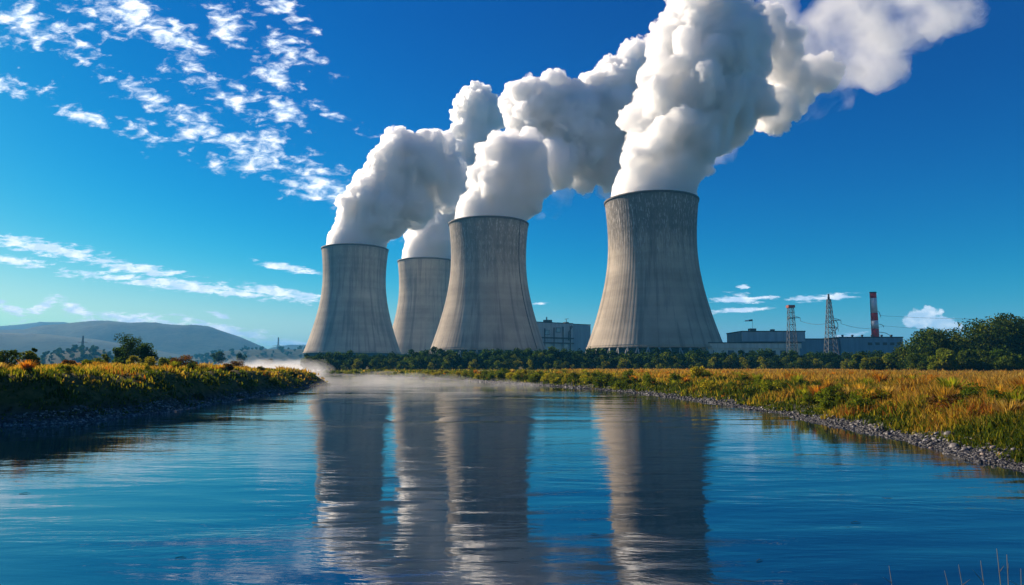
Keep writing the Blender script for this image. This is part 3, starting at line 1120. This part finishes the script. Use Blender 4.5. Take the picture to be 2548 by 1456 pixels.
def tree_meshes(h, wd, base, nclump, nleaf, size, palette, seed, trunk=True):
    cl = crown_clumps(h, wd, base, nclump, seed)
    v, f, tn = leaves(cl, nleaf, size, palette, seed)
    crown = mesh_np('crown', v, f, M_leaf, tint=tn)
    m_ = MB()
    tr = max(0.05, h * 0.022)
    m_.tube([(0, 0, -0.3), (tr, 0, h * 0.25), (0, tr, h * 0.5), (0, 0, h * 0.8)], [tr * 1.4, tr, tr * 0.7, tr * 0.2], 7)
    for c_ in cl[::max(1, nclump // 8)]:
        z_ = min(c_[2] * 0.6, h * 0.55)
        m_.tube([(0, 0, z_), (c_[0] * 0.5, c_[1] * 0.5, (z_ + c_[2]) / 2 + 0.1 * h), (c_[0], c_[1], c_[2])], [tr * 0.5, tr * 0.35, tr * 0.15], 5)
    bmesh.ops.recalc_face_normals(m_.bm, faces=m_.bm.faces[:])
    tm = bpy.data.meshes.new('trunk')
    m_.bm.to_mesh(tm)
    m_.bm.free()
    tm.materials.append(M_bark)
    return crown, tm


def plant(kind, meshes, loc, sc, rz, label, cat, group, scz=None):
    e = empty(kind, loc, rz)
    e.scale = (sc, sc, scz or sc)
    tag(e, label, cat, group)
    link('crown' if kind.endswith('tree') else 'foliage', meshes[0], e)
    link('trunk' if kind.endswith('tree') else 'stems', meshes[1], e)
    return e


# belt of trees in front of the towers (prototypes 10 m tall)
P_dark = [tree_meshes(10, 8.5, 0.6, 20, 1300, 0.85, DARK + [MID[0]], 100 + k) for k in range(4)]
P_mid = [tree_meshes(10, 8.0, 0.5, 18, 1200, 0.8, MID + [DARK[2]], 120 + k) for k in range(3)]
P_yel = [tree_meshes(10, 8.0, 0.3, 16, 1300, 0.8, LIGHT + [MID[2], YELL[0], YELL[1]], 140 + k) for k in range(3)]  # sunlit look of the belt-foot bushes is put into these paler leaf colours


def where(X):
    for lim, s_ in ((1000, 'below the left tower'), (1075, 'between the left and middle towers'), (1350, 'below the middle tower'),
                    (1460, 'below the blue grey hall'), (1790, 'below the nearest tower'), (1990, 'below the grey box building'), (9999, 'below the long blue building')):
        if X < lim:
            return s_


r_ = np.random.default_rng(50)
DB = lambda X: np.interp(X, [740, 1400, 2300], [392, 372, 335])
X = 768.0
while X < 2330:
    dd = DB(X) + r_.uniform(14, 22)
    top = np.interp(X, [760, 800, 1000, 1080, 1400, 1450, 1650, 1900, 2100, 2330], [884, 880, 878, 869, 868, 867, 872, 872, 877, 880]) + r_.normal() * 3.2
    x, y, zt_ = at(X, top, dd)
    h_ = zt_ - 1.5
    plant('belt_tree', P_dark[r_.integers(4)], (x, y, 1.5), h_ / 10, r_.random() * 6, f'dark tree in the back belt row {where(X)}', 'tree', 'trees of the long belt')
    X += h_ * r_.uniform(0.38, 0.55) * FOC / dd
X = 764.0
while X < 2300:
    dd = DB(X) + r_.uniform(0, 8)
    top = np.interp(X, [760, 1000, 1400, 1900, 2330], [890, 890, 882, 886, 886]) + r_.normal() * 5
    x, y, zt_ = at(X, top, dd)
    h_ = zt_ - 1.5
    mid = r_.random() < 0.35
    plant('belt_tree', P_mid[r_.integers(3)] if mid else P_dark[r_.integers(4)], (x, y, 1.5), h_ / 10, r_.random() * 6,
          f"{'mid green' if mid else 'low dark'} tree in the front belt row {where(X)}", 'tree', 'trees of the long belt')
    X += h_ * r_.uniform(0.38, 0.62) * FOC / dd
X = 800.0
while X < 2300:
    dd = DB(X) - r_.uniform(4, 12)
    top = r_.uniform(886, 911)
    x, y, zt_ = at(X, top, dd)
    h_ = zt_ - 1.4
    yl = r_.random() < 0.5
    plant('belt_bush', (P_yel if yl else P_mid)[r_.integers(3)], (x, y, 1.4), h_ / 10 * 1.15, r_.random() * 6,
          f"{'sunlit yellow green' if yl else 'mid green'} bush at the belt foot {where(X)}", 'bush', 'bushes along the foot of the belt', scz=h_ / 10)
    X += r_.uniform(14, 52)

# big trees at right
BT = [(2330, 822, 150, 235, 'D', 'large dark round tree, second from the right edge, rising above the belt'),
      (2478, 788, 170, 222, 'D', 'tallest dark green tree near the right edge of the frame'),
      (2575, 800, 150, 232, 'D', 'large dark tree cut off by the right edge'),
      (2408, 846, 95, 246, 'D', 'dark tree filling the gap between the two tallest trees at right'),
      (2262, 866, 84, 246, 'D', 'medium dark tree at the left end of the tall right hand grove'),
      (2348, 872, 60, 205, 'L', 'yellow green slender tree in front of the large dark round tree'),
      (2300, 880, 70, 212, 'M', 'mid green low tree in front of the right hand grove'),
      (2425, 874, 80, 205, 'M', 'mid green tree at the foot of the tallest tree'),
      (2500, 880, 90, 200, 'M', 'broad mid green tree below the tallest tree near the right edge'),
      (2170, 892, 52, 250, 'L', 'small round yellow green tree alone before the dark belt below the chimney'),
      (2215, 884, 46, 252, 'L', 'small light green tree between the chimney and the right hand grove'),
      (2140, 880, 40, 262, 'M', 'small mid green tree left of the round yellow green one')]
for k, (X, Y, wpx, dd, kd, lab) in enumerate(BT):
    x, y, zt_ = at(X, Y, dd)
    z0 = ground_z(x, y)
    h_ = zt_ - z0
    pal = {'D': [DARK[1], DARK[2]] + MID, 'M': MID + [DARK[2], LIGHT[2]], 'L': LIGHT + [MID[1]]}[kd]
    ms = tree_meshes(h_, wpx / FOC * dd, 0.6, 60 if kd == 'D' else 26, 17000 if kd == 'D' else 6000, 0.72, pal, 200 + k)
    plant('broadleaf_tree', ms, (x, y, z0), 1, 0, lab, 'tree', None)

# left bank trees and shrubs
LT = [(318, 832, 84, 135, 'tree', 'D', 'tall dark rounded tree, upper half of the pair on the left bank'),
      (366, 856, 60, 133, 'tree', 'D', 'lower dark tree leaning right beside the tall rounded one on the left bank'),
      (300, 862, 36, 137, 'tree', 'D', 'small dark tree at the left foot of the tall rounded one'),
      (265, 880, 34, 120, 'shrub', 'L', 'round olive bush left of the tall tree on the left bank'),
      (333, 884, 34, 112, 'shrub', 'Y', 'bright yellow green bush right under the tall tree'),
      (372, 890, 40, 110, 'shrub', 'Y', 'yellow green bush right of the one under the tall tree'),
      (408, 890, 42, 112, 'shrub', 'L', 'light green bush at the right end of the row under the tree'),
      (463, 888, 78, 105, 'shrub', 'R', 'wide rust brown bush on the left bank'),
      (20, 868, 60, 75, 'shrub', 'M', 'tall green shrub at the very left edge'),
      (78, 872, 44, 80, 'shrub', 'L', 'light green shrub beside the one at the left edge'),
      (84, 862, 18, 84, 'shrub', 'D', 'thin dark sapling behind the light green shrub at far left'),
      (-30, 862, 60, 72, 'shrub', 'M', 'green shrub cut off by the left edge'),
      (565, 906, 40, 96, 'shrub', 'R', 'small brown bush on the flat middle of the left bank'),
      (230, 896, 60, 90, 'shrub', 'M', 'low green bush behind the golden grass at left'),
      (160, 898, 70, 78, 'shrub', 'R', 'low reddish bush between the light shrub and the olive bush'),
      (727, 926, 20, 125, 'shrub', 'D', 'small dark bush near the tip of the left bank')]
for k, (X, Y, wpx, dd, kind, kd, lab) in enumerate(LT):
    x, y, zt_ = at(X, Y, dd)
    z0 = ground_z(x, y)
    h_ = max(zt_ - z0, 0.5)
    wd = wpx / FOC * dd
    pal = {'D': [(0.03, 0.07, 0.02), (0.05, 0.10, 0.025), (0.02, 0.05, 0.02)], 'M': MID + DARK, 'L': LIGHT + [MID[1]], 'Y': YELL, 'R': RUST + [MID[1]]}[kd]
    ms = tree_meshes(h_, wd, h_ * (0.15 if kind == 'tree' else 0.05), 26 if kind == 'tree' else 16, 4200 if kind == 'tree' else 2200, 0.26 if kind == 'tree' else 0.19, pal, 300 + k)
    plant('riverside_tree' if kind == 'tree' else 'riverside_shrub', ms, (x, y, z0), 1, 0, lab, kind if kind == 'tree' else 'bush', None)
# little dark trees on the small hill, and on the far misty shore
FT = [(193, 864, 14, 1500, 'small dark tree beside the pylon on the little hill'), (545, 873, 36, 640, 'hazy tree on the far misty shore, leftmost of three'),
      (600, 876, 26, 650, 'small hazy tree on the far misty shore, middle of three'), (668, 893, 36, 560, 'low hazy tree on the far misty shore nearest the left tower'),
      (420, 888, 40, 420, 'hazy blue green tree behind the yellow bushes on the left bank'), (437, 892, 30, 430, 'lower hazy tree right of the one behind the yellow bushes')]
for k, (X, Y, wpx, dd, lab) in enumerate(FT):
    x, y, zt_ = at(X, Y, dd)
    z0 = ground_z(x, y)
    h_ = max(zt_ - z0, 3)
    plant('distant_tree', P_dark[k % 4], (x, y, z0), wpx / FOC * dd / 8.5, k, lab, 'tree', None, scz=h_ / 10)

def tuft_mesh(seed, palette, h=1.3, n=170, w_=0.035):
    r_ = np.random.default_rng(seed)
    a_ = r_.uniform(0, 2 * PI, n)
    q = r_.uniform(0, 0.22, n)
    hh = h * r_.uniform(0.55, 1.1, n)
    ln = hh * r_.uniform(0.05, 0.5, n)
    b0 = np.stack([np.cos(a_) * q, np.sin(a_) * q, np.zeros(n) - 0.05], 1)
    wv_ = np.stack([-np.sin(a_ + 0.6), np.cos(a_ + 0.6), 0 * a_], 1) * w_
    m_ = b0 + np.stack([np.cos(a_) * ln * .35, np.sin(a_) * ln * .35, hh * .6], 1)
    t_ = b0 + np.stack([np.cos(a_) * ln, np.sin(a_) * ln, hh], 1)
    vs = np.stack([b0 - wv_ * .6, b0 + wv_ * .6, m_ + wv_, m_ - wv_, t_ + wv_ * .3, t_ - wv_ * .3], 1).reshape(-1, 3)
    i0 = np.arange(n)[:, None] * 6
    fs = np.stack([i0 + np.array([[0, 1, 2, 3]]), i0 + np.array([[3, 2, 4, 5]])], 1).reshape(-1, 4)
    tn = np.repeat(np.array(palette)[r_.integers(0, len(palette), n)] * r_.uniform(0.7, 1.3, n)[:, None], 2, 0)
    return mesh_np('blades', vs, fs, M_grass, tint=tn)


TU = [('golden', [(0.36, 0.20, 0.03), (0.42, 0.26, 0.05), (0.25, 0.15, 0.03)]), ('orange', [(0.40, 0.14, 0.015), (0.36, 0.18, 0.03)]),
      ('yellow green', [(0.22, 0.23, 0.02), (0.14, 0.18, 0.02)]), ('straw coloured', [(0.40, 0.30, 0.12), (0.30, 0.20, 0.06)])]
P_t = [tuft_mesh(500 + k, TU[k][1]) for k in range(4)]

r_ = np.random.default_rng(91)
for k in range(95):
    X = r_.uniform(98, 284)
    dd = r_.uniform(1350, 1495)
    x, y = (X - 1274) / FOC * dd, dd
    h_ = r_.uniform(6, 11)
    plant('distant_tree', P_dark[k % 4], (x, y, ground_z(x, y) - 0.5), h_ / 9, k, 'small dark tree covering the little wooded hill behind the left bank', 'tree', 'trees on the little hill', scz=h_ / 10)
for k in range(90):
    X = r_.uniform(470, 765)
    dd = r_.uniform(2330, 2690)
    x, y = (X - 1274) / FOC * dd, dd
    h_ = r_.uniform(9, 16)
    plant('distant_tree', P_dark[k % 4], (x, y, ground_z(x, y) - 0.5), h_ / 8, k, 'hazy tree on the long low ridge left of the towers', 'tree', 'trees on the low ridge', scz=h_ / 10)

# shrubs scattered over both banks
P_s = [tree_meshes(1.3, 1.9, 0.05, 14, 1500, 0.13, pal, 400 + k) for k, pal in enumerate([MID + LIGHT[:1], LIGHT + MID[1:], YELL + LIGHT, DARK + MID, RUST + YELL[:1], LIGHT + YELL])]
SN = ['mid green', 'light green', 'yellow green', 'dark green', 'rust brown', 'pale green']
r_ = np.random.default_rng(77)


def side_of(X):
    for lim, s_ in ((780, 'on the left bank'), (1500, 'on the far straight part of the right bank'), (1800, 'on the right bank below the nearest tower'),
                    (2150, 'on the right bank below the grey box building'), (9999, 'on the near right bank by the stones')):
        if X < lim:
            return s_


cand_n = 0
for tries in range(60000):
    if cand_n >= 120:
        break
    dd = math.exp(r_.uniform(math.log(30), math.log(300)))
    u = r_.uniform(-0.80, 0.80)
    x, y = u * dd, dd
    a, b_ = float(sdist(np.array([x]), np.array([y]), RIGHTA)[0]), float(sdist(np.array([x]), np.array([y]), LEFTA)[0])
    right = a > 0
    if not ((2.6 < a < 9 + dd * 0.03) or (1.0 < b_ < 7 and r_.random() < 0.4) or (b_ > 7 and r_.random() < 0.10)):
        continue
    if right and dd < 45 and a < 3.2:
        continue
    cand_n += 1
    k = int(r_.choice(6, p=[.24, .26, .20, .08, .05, .17]))
    sc = r_.uniform(0.5, 1.25) * (1.0 if dd < 100 else 1.5)
    if not right:
        sc *= 0.8
        if b_ < 7:
            k = [3, 0, 1, 3][int(r_.integers(4))]
    Xp = 1274 + u * FOC
    plant('bank_shrub', P_s[k], (x, y, ground_z(x, y) - 0.1), sc, r_.random() * 6, f'{SN[k]} low shrub {side_of(Xp)}', 'shrub', 'low shrubs on the river banks', scz=sc * r_.uniform(0.7, 1.2))


r_ = np.random.default_rng(79)
cand_n = 0
for tries in range(60000):
    if cand_n >= 190:
        break
    dd = math.exp(r_.uniform(math.log(34), math.log(240)))
    u = r_.uniform(-0.78, 0.80)
    x, y = u * dd, dd
    a, b_ = float(sdist(np.array([x]), np.array([y]), RIGHTA)[0]), float(sdist(np.array([x]), np.array([y]), LEFTA)[0])
    if not ((3.5 < a < 26 + dd * 0.3) or (4.5 < b_ < 30 and r_.random() < 0.5)):
        continue
    if a > 0 and r_.random() < 0.3 and pnoise(np.array([[x / 9, y / 9, 2.0]]))[0] < 0:
        continue
    cand_n += 1
    k = int(r_.choice(4, p=[0.38, 0.24, 0.23, 0.15]))
    sc = r_.uniform(0.7, 1.25) * (1.0 if a > 0 else 0.7)
    o = link('grass_tuft', P_t[k], None, (x, y, ground_z(x, y) - 0.03), r_.random() * 6)
    o.scale = (sc * 1.3, sc * 1.3, sc)
    tag(o, f'{TU[k][0]} tuft of tall grass {side_of(1274 + u * FOC)}', 'grass tuft', 'tall tufts of grass on the banks')

r_ = np.random.default_rng(78)
X = 815.0
while X < 1560:
    Yw = np.interp(X, [p[0] for p in edge_px[::-1]], [p[1] for p in edge_px[::-1]])
    dd = gp(X, Yw)[1] + r_.uniform(3, 9) * (1 + (1560 - X) / 700)
    x, y = (X - 1274) / FOC * dd, dd
    sc = r_.uniform(1.0, 1.9)
    k = [0, 1, 2, 1, 5, 3][int(r_.integers(6))]
    plant('bank_shrub', P_s[k], (x, y, ground_z(x, y) - 0.15), sc, r_.random() * 6, f'{SN[k]} shrub in the row along the far straight water edge', 'shrub', 'low shrubs on the river banks', scz=sc * r_.uniform(0.7, 1.1))
    X += r_.uniform(7, 20)


# grass and herbs over both banks
def grass(name, label, n, side, seed, dmin=20, dmax=430):
    r_ = np.random.default_rng(seed)
    d_ = np.exp(r_.uniform(math.log(dmin), math.log(dmax), n))
    u_ = r_.uniform(-0.86, 0.86, n)
    x, y = u_ * d_, d_
    s = sdist(x, y, RIGHTA if side > 0 else LEFTA)
    ok = s > (1.05 if side > 0 else 0.7)
    x, y, s, d_ = x[ok], y[ok], s[ok], d_[ok]
    z = height(x, y)
    n = len(x)
    kf = fbm2(x, y, 9, 3, 20.0)          # patches
    kg = fbm2(x, y, 22, 3, 31.0)
    big_ = fbm2(x, y, 3.0, 2, 44.0)
    if side > 0:
        gold = smooth(s + kf * 4, 2, 7) * smooth(kg, -0.75, 0.1) * (0.2 + 0.8 * smooth(x + kf * 8, 5, 45))
    else:
        gold = smooth(s + kf * 5, 2, 6) * smooth(kg, -0.6, 0.15) * 0.85
    per = 7
    bx = np.repeat(x, per) + r_.normal(size=n * per) * 0.16 * (1 + np.repeat(d_, per) / 120)
    by = np.repeat(y, per) + r_.normal(size=n * per) * 0.16 * (1 + np.repeat(d_, per) / 120)
    bz = np.repeat(z, per) - 0.08
    dd_ = np.repeat(d_, per)
    g = np.repeat(gold, per) + r_.normal(size=n * per) * 0.22
    hh = np.repeat(0.48 + 0.50 * np.clip(gold, 0, 1) + 0.75 * np.clip(big_, -0.4, 1), per) * r_.uniform(0.5, 1.25, n * per)
    hh *= np.repeat(smooth(s, 0.5, 4), per) * 0.6 + 0.4
    if side < 0:
        hh *= 0.6
    wd = (0.012 + 0.00085 * dd_) * r_.uniform(0.7, 1.4, n * per)
    az = r_.uniform(0, 2 * PI, n * per)
    ln = r_.uniform(0.08, 0.55, n * per) * hh
    la = r_.uniform(0, 2 * PI, n * per)
    p0 = np.stack([bx - np.cos(az) * wd, by - np.sin(az) * wd, bz], 1)
    p1 = np.stack([bx + np.cos(az) * wd, by + np.sin(az) * wd, bz], 1)
    mx_, my_ = bx + np.cos(la) * ln * 0.35, by + np.sin(la) * ln * 0.35
    p2 = np.stack([mx_ + np.cos(az) * wd * .7, my_ + np.sin(az) * wd * .7, bz + hh * 0.6], 1)
    p3 = np.stack([mx_ - np.cos(az) * wd * .7, my_ - np.sin(az) * wd * .7, bz + hh * 0.6], 1)
    p4 = np.stack([bx + np.cos(la) * ln, by + np.sin(la) * ln, bz + hh], 1)
    p5 = p4 + np.stack([np.cos(az) * wd * .2, np.sin(az) * wd * .2, 0 * az], 1)
    vs = np.stack([p0, p1, p2, p3, p4, p5], 1).reshape(-1, 3)
    i0 = np.arange(n * per)[:, None] * 6
    fs = np.stack([i0 + np.array([[0, 1, 2, 3]]), i0 + np.array([[3, 2, 5, 4]])], 1).reshape(-1, 4)
    kinds = np.array([(0.035, 0.055, 0.010), (0.10, 0.11, 0.014), (0.20, 0.17, 0.025), (0.26, 0.17, 0.035), (0.27, 0.145, 0.028), (0.27, 0.18, 0.06), (0.25, 0.085, 0.018)])
    lv = np.clip((g * 5.2 + r_.uniform(-0.7, 0.9, n * per)), 0, 5).astype(int)
    rust = np.repeat(smooth(fbm2(x, y, 5.5, 2, 60.0), 0.35, 0.6), per) * (r_.random(n * per) < 0.6)
    lv = np.where((rust > 0.3) & (g > 0.4), 6, lv)
    tn = kinds[lv] * r_.uniform(0.7, 1.3, n * per)[:, None] * (1.0 if side > 0 else np.array([1.05, 1.1, 0.9]))
    tn = np.repeat(tn, 2, 0)
    tag(link(name, mesh_np(name, vs, fs, M_grass, tint=tn)), label, None, None, 'stuff')


grass('field_grass', 'tall golden and green grass covering the right bank and field', 150000, 1, 11)
grass('bank_grass', 'green and straw coloured grass over the left bank', 90000, -1, 12)


# ------------------------------------------------------------------ stones at the water's edge
def stone_mat(name, lo, hi):
    m, t = material(name)
    a = t.n('ShaderNodeAttribute', attribute_name='tint')
    c = t.n('ShaderNodeTexCoord')
    nz = t.noise(c.outputs['Object'], 9.0, 4, 0.6)
    oi = t.n('ShaderNodeObjectInfo')
    b = t.n('ShaderNodeBsdfPrincipled')
    col = t.vm('SCALE', a.outputs['Color'], scale=t.m('MULTIPLY', t.ramp(nz, 0.3, 0.7, 0.7, 1.15), t.ramp(oi.outputs['Random'], 0, 1, 0.7, 1.3, False)))
    t.put(b.inputs['Base Color'], col)
    b.inputs['Roughness'].default_value = 0.55
    t.put(t.n('ShaderNodeOutputMaterial').inputs[0], b)
    return m


M_stone = stone_mat('wet_stone', 0, 0)
r_ = np.random.default_rng(5)
st_protos = []
for k in range(6):
    v, f = ico_np(2)
    v = v * (1 + 0.5 * pnoise(v * 1.3 + k * 9)[:, None]) * np.array([1, r_.uniform(0.6, 0.95), r_.uniform(0.5, 0.8)])
    tnt = np.array([[0.12, 0.11, 0.11], [0.18, 0.16, 0.15], [0.06, 0.06, 0.065], [0.15, 0.15, 0.165], [0.26, 0.20, 0.16], [0.09, 0.08, 0.08]])[k]
    st_protos.append(mesh_np('stone', v, f, M_stone, smooth=False, tint=np.tile(tnt, (len(f), 1))))


def edge_points(n, seed, dmin, dmax, smin, smax, poly=None, umin=-0.8, umax=0.86):
    r_ = np.random.default_rng(seed)
    d_ = np.exp(r_.uniform(math.log(dmin), math.log(dmax), n))
    u_ = r_.uniform(umin, umax, n)
    x, y = u_ * d_, d_
    s = sdist(x, y, RIGHTA if poly is None else poly)
    ok = (s > smin) & (s < smax)
    return x[ok], y[ok], d_[ok]


x, y, d_ = edge_points(900000, 61, 24, 190, -0.5, 1.35)
z = height(x, y)
n = min(len(x), 26000)
x, y, z, d_ = x[:n], y[:n], z[:n], d_[:n]
v1, f1 = ico_np(1)
f1 = f1[:, :]
sz = (r_.uniform(0.022, 0.075, n) * (0.7 + d_ / 70)) * (1 + (r_.random(n) < 0.06) * 0.8)
jit = 1 + 0.3 * r_.normal(size=(n, len(v1), 1))
sc3 = np.stack([sz, sz * r_.uniform(0.6, 1, n), sz * r_.uniform(0.4, 0.8, n)], 1)
vv = v1[None] * jit * sc3[:, None, :] + np.stack([x, y, z + sz * 0.1], 1)[:, None, :]
ff = (f1[None] + (np.arange(n) * len(v1))[:, None, None]).reshape(-1, 3)
tp = np.array([[0.05, 0.05, 0.055], [0.09, 0.085, 0.085], [0.14, 0.135, 0.135], [0.34, 0.32, 0.31], [0.03, 0.03, 0.035]])
tt = np.repeat(tp[r_.choice(5, n, p=[.3,.25,.15,.08,.22])] * r_.uniform(0.35, 0.9, n)[:, None], len(f1), 0)
tag(link('gravel', mesh_np('gravel', vv.reshape(-1, 3), ff, M_stone, tint=tt)), 'grey shingle along the water edge of the right bank', None, None, 'stuff')
x, y, d_ = edge_points(200000, 62, 24, 110, -0.4, 1.6, LEFTA, -0.86, -0.1)
z = height(x, y)
n = min(len(x), 7000)
x, y, z, d_ = x[:n], y[:n], z[:n], d_[:n]
sz = r_.uniform(0.04, 0.13, n)
vv = v1[None] * (1 + 0.3 * r_.normal(size=(n, len(v1), 1))) * np.stack([sz, sz * 0.8, sz * 0.6], 1)[:, None, :] + np.stack([x, y, z + sz * 0.1], 1)[:, None, :]
ff = (f1[None] + (np.arange(n) * len(v1))[:, None, None]).reshape(-1, 3)
tt = np.repeat(tp[r_.integers(0, 5, n)] * 0.8, len(f1), 0)
tag(link('bank_rubble', mesh_np('bank_rubble', vv.reshape(-1, 3), ff, M_stone, tint=tt)), 'grey rubble at the foot of the left bank', None, None, 'stuff')
x, y, d_ = edge_points(60000, 63, 28, 110, -0.2, 1.7)
n = min(len(x), 110)
for k in range(n):
    xx, yy = float(x[k]), float(y[k])
    X = 1274 + xx / yy * FOC
    o = link('stone', st_protos[k % 6], None, (xx, yy, ground_z(xx, yy) + 0.05), r_.random() * 6)
    s_ = r_.uniform(0.07, 0.17) * (1.5 if k % 12 == 0 else 1)
    o.scale = (s_, s_, s_)
    nm = ['grey', 'pale brown', 'dark wet', 'blue grey', 'sandy', 'dull brown'][k % 6]
    tag(o, f"{nm} {'boulder' if k % 12 == 0 else 'stone'} {'at the near end of the shingle' if X > 2250 else 'half way along the shingle' if X > 1900 else 'at the far end of the shingle'}",
        'stone', 'larger stones on the right shore')

# small floating twigs
for k, (X, Y, L, az_) in enumerate(((450, 1388, 0.11, 0.2), (125, 1183, 0.22, -0.1), (62, 1228, 0.15, 0.5), (1890, 1395, 0.08, 0.3), (1480, 1330, 0.1, -0.4), (2130, 1300, 0.14, 0.1))):
    x, y = gp(X, Y, 0.01)
    o = MB().tube([(-L, 0, 0), (-L * 0.2, L * 0.12, 0.012), (L, 0, 0)], [0.006, 0.009, 0.003], 5).tube([(0, L * 0.08, 0.01), (L * 0.4, L * 0.5, 0.03)], [0.005, 0.002], 4).build('floating_twig', M_bark, None, (x, y, 0.012), az_)
    tag(o, ['small dark twig afloat below the left tower reflection', 'long dark twig afloat near the left edge', 'twig afloat close to the left edge, nearer the camera', 'tiny twig afloat right of the nearest tower reflection',
            'tiny twig afloat between the two main reflections', 'twig afloat off the stony right shore'][k], 'twig', None)

# dry stems in the near right corner
r_ = np.random.default_rng(90)
for k, (X, Y, xb_) in enumerate(((2480, 1365, 2500), (2440, 1395, 2470), (2385, 1405, 2440), (2505, 1380, 2490), (2540, 1415, 2510), (2350, 1420, 2430), (2212, 1408, 2250))):
    dd = 6.5 + 0.15 * k
    tip = Vector(at(X, Y, dd))
    ft = Vector(at(xb_, 1500, dd))
    ft.z = -0.05
    mdl = ft.lerp(tip, 0.6) + Vector((0.02, 0, 0.05))
    s_ = tag(empty('dry_stem', ft), f"thin dry grass stem {['with the highest tip', 'just left of the highest one', 'bending left', 'beside the highest one on its right', 'rightmost at the corner', 'leaning far left', 'lone one apart at the left'][k]} in the bottom right corner", 'grass stem', 'dry stems in the bottom right corner')
    MB().tube([(0, 0, 0), mdl - ft, tip - ft], [0.006, 0.005, 0.002], 5).build('stalk', M_stem, s_)
    for q in range(3):
        p = mdl.lerp(tip, q / 3 + 0.1) - ft
        MB().tube([p, p + Vector((r_.uniform(-0.12, 0.12), 0, r_.uniform(0.05, 0.12)))], [0.004, 0.001], 4).build('blade', M_stem, s_)

# ------------------------------------------------------------------ mist over the warm water
M_mist = volume('river_mist', 0.008, (1, 1, 1), 0.2)
M_mist2 = volume('shore_mist', 0.010, (1, 1, 1), 0.2)
r_ = np.random.default_rng(31)
sp = []
for k in range(110):
    X = r_.uniform(790, 1330)
    Y = r_.uniform(935, 968) + max(0, 60 * (r_.random() - 0.7))
    x, y = gp(X, Y)
    q = y * r_.uniform(0.02, 0.045)
    sp.append((x, y, 0.0, q))
v, f = spheres_mesh(sp)
v[:, 2] *= 0.22
me = remesh(v, f, 1.0)
me.materials.append(M_mist)
tag(link('river_mist', me), 'thin white mist lying over the bright middle of the river', None, None, 'stuff')
sp = []
for k in range(46):
    X = r_.uniform(560, 800)
    dd = r_.uniform(300, 500)
    x = (X - 1274) / FOC * dd
    if float(sdist(np.array([x]), np.array([dd]), LEFTA)[0]) > 2:
        continue
    sp.append((x, dd, 1.0, r_.uniform(6, 15)))
v, f = spheres_mesh(sp)
v[:, 2] *= 0.55
me = remesh(v, f, 2.0)
co, no = get_np(me)
set_np(me, co + no * (pnoise(co / 5) * 2.5)[:, None])
me.materials.append(M_mist2)
tag(link('shore_mist', me), 'white vapour rising from the river bend left of the towers', None, None, 'stuff')

# ------------------------------------------------------------------ haze
M_haze = volume('haze', 1.05e-4, (0.08, 0.52, 1.0), 0.0)
tag(MB().box(-15200, 15200, -350, 15500, -3.0, 485).build('haze', M_haze), 'bluish air between the camera and the hills', None, None, 'stuff')
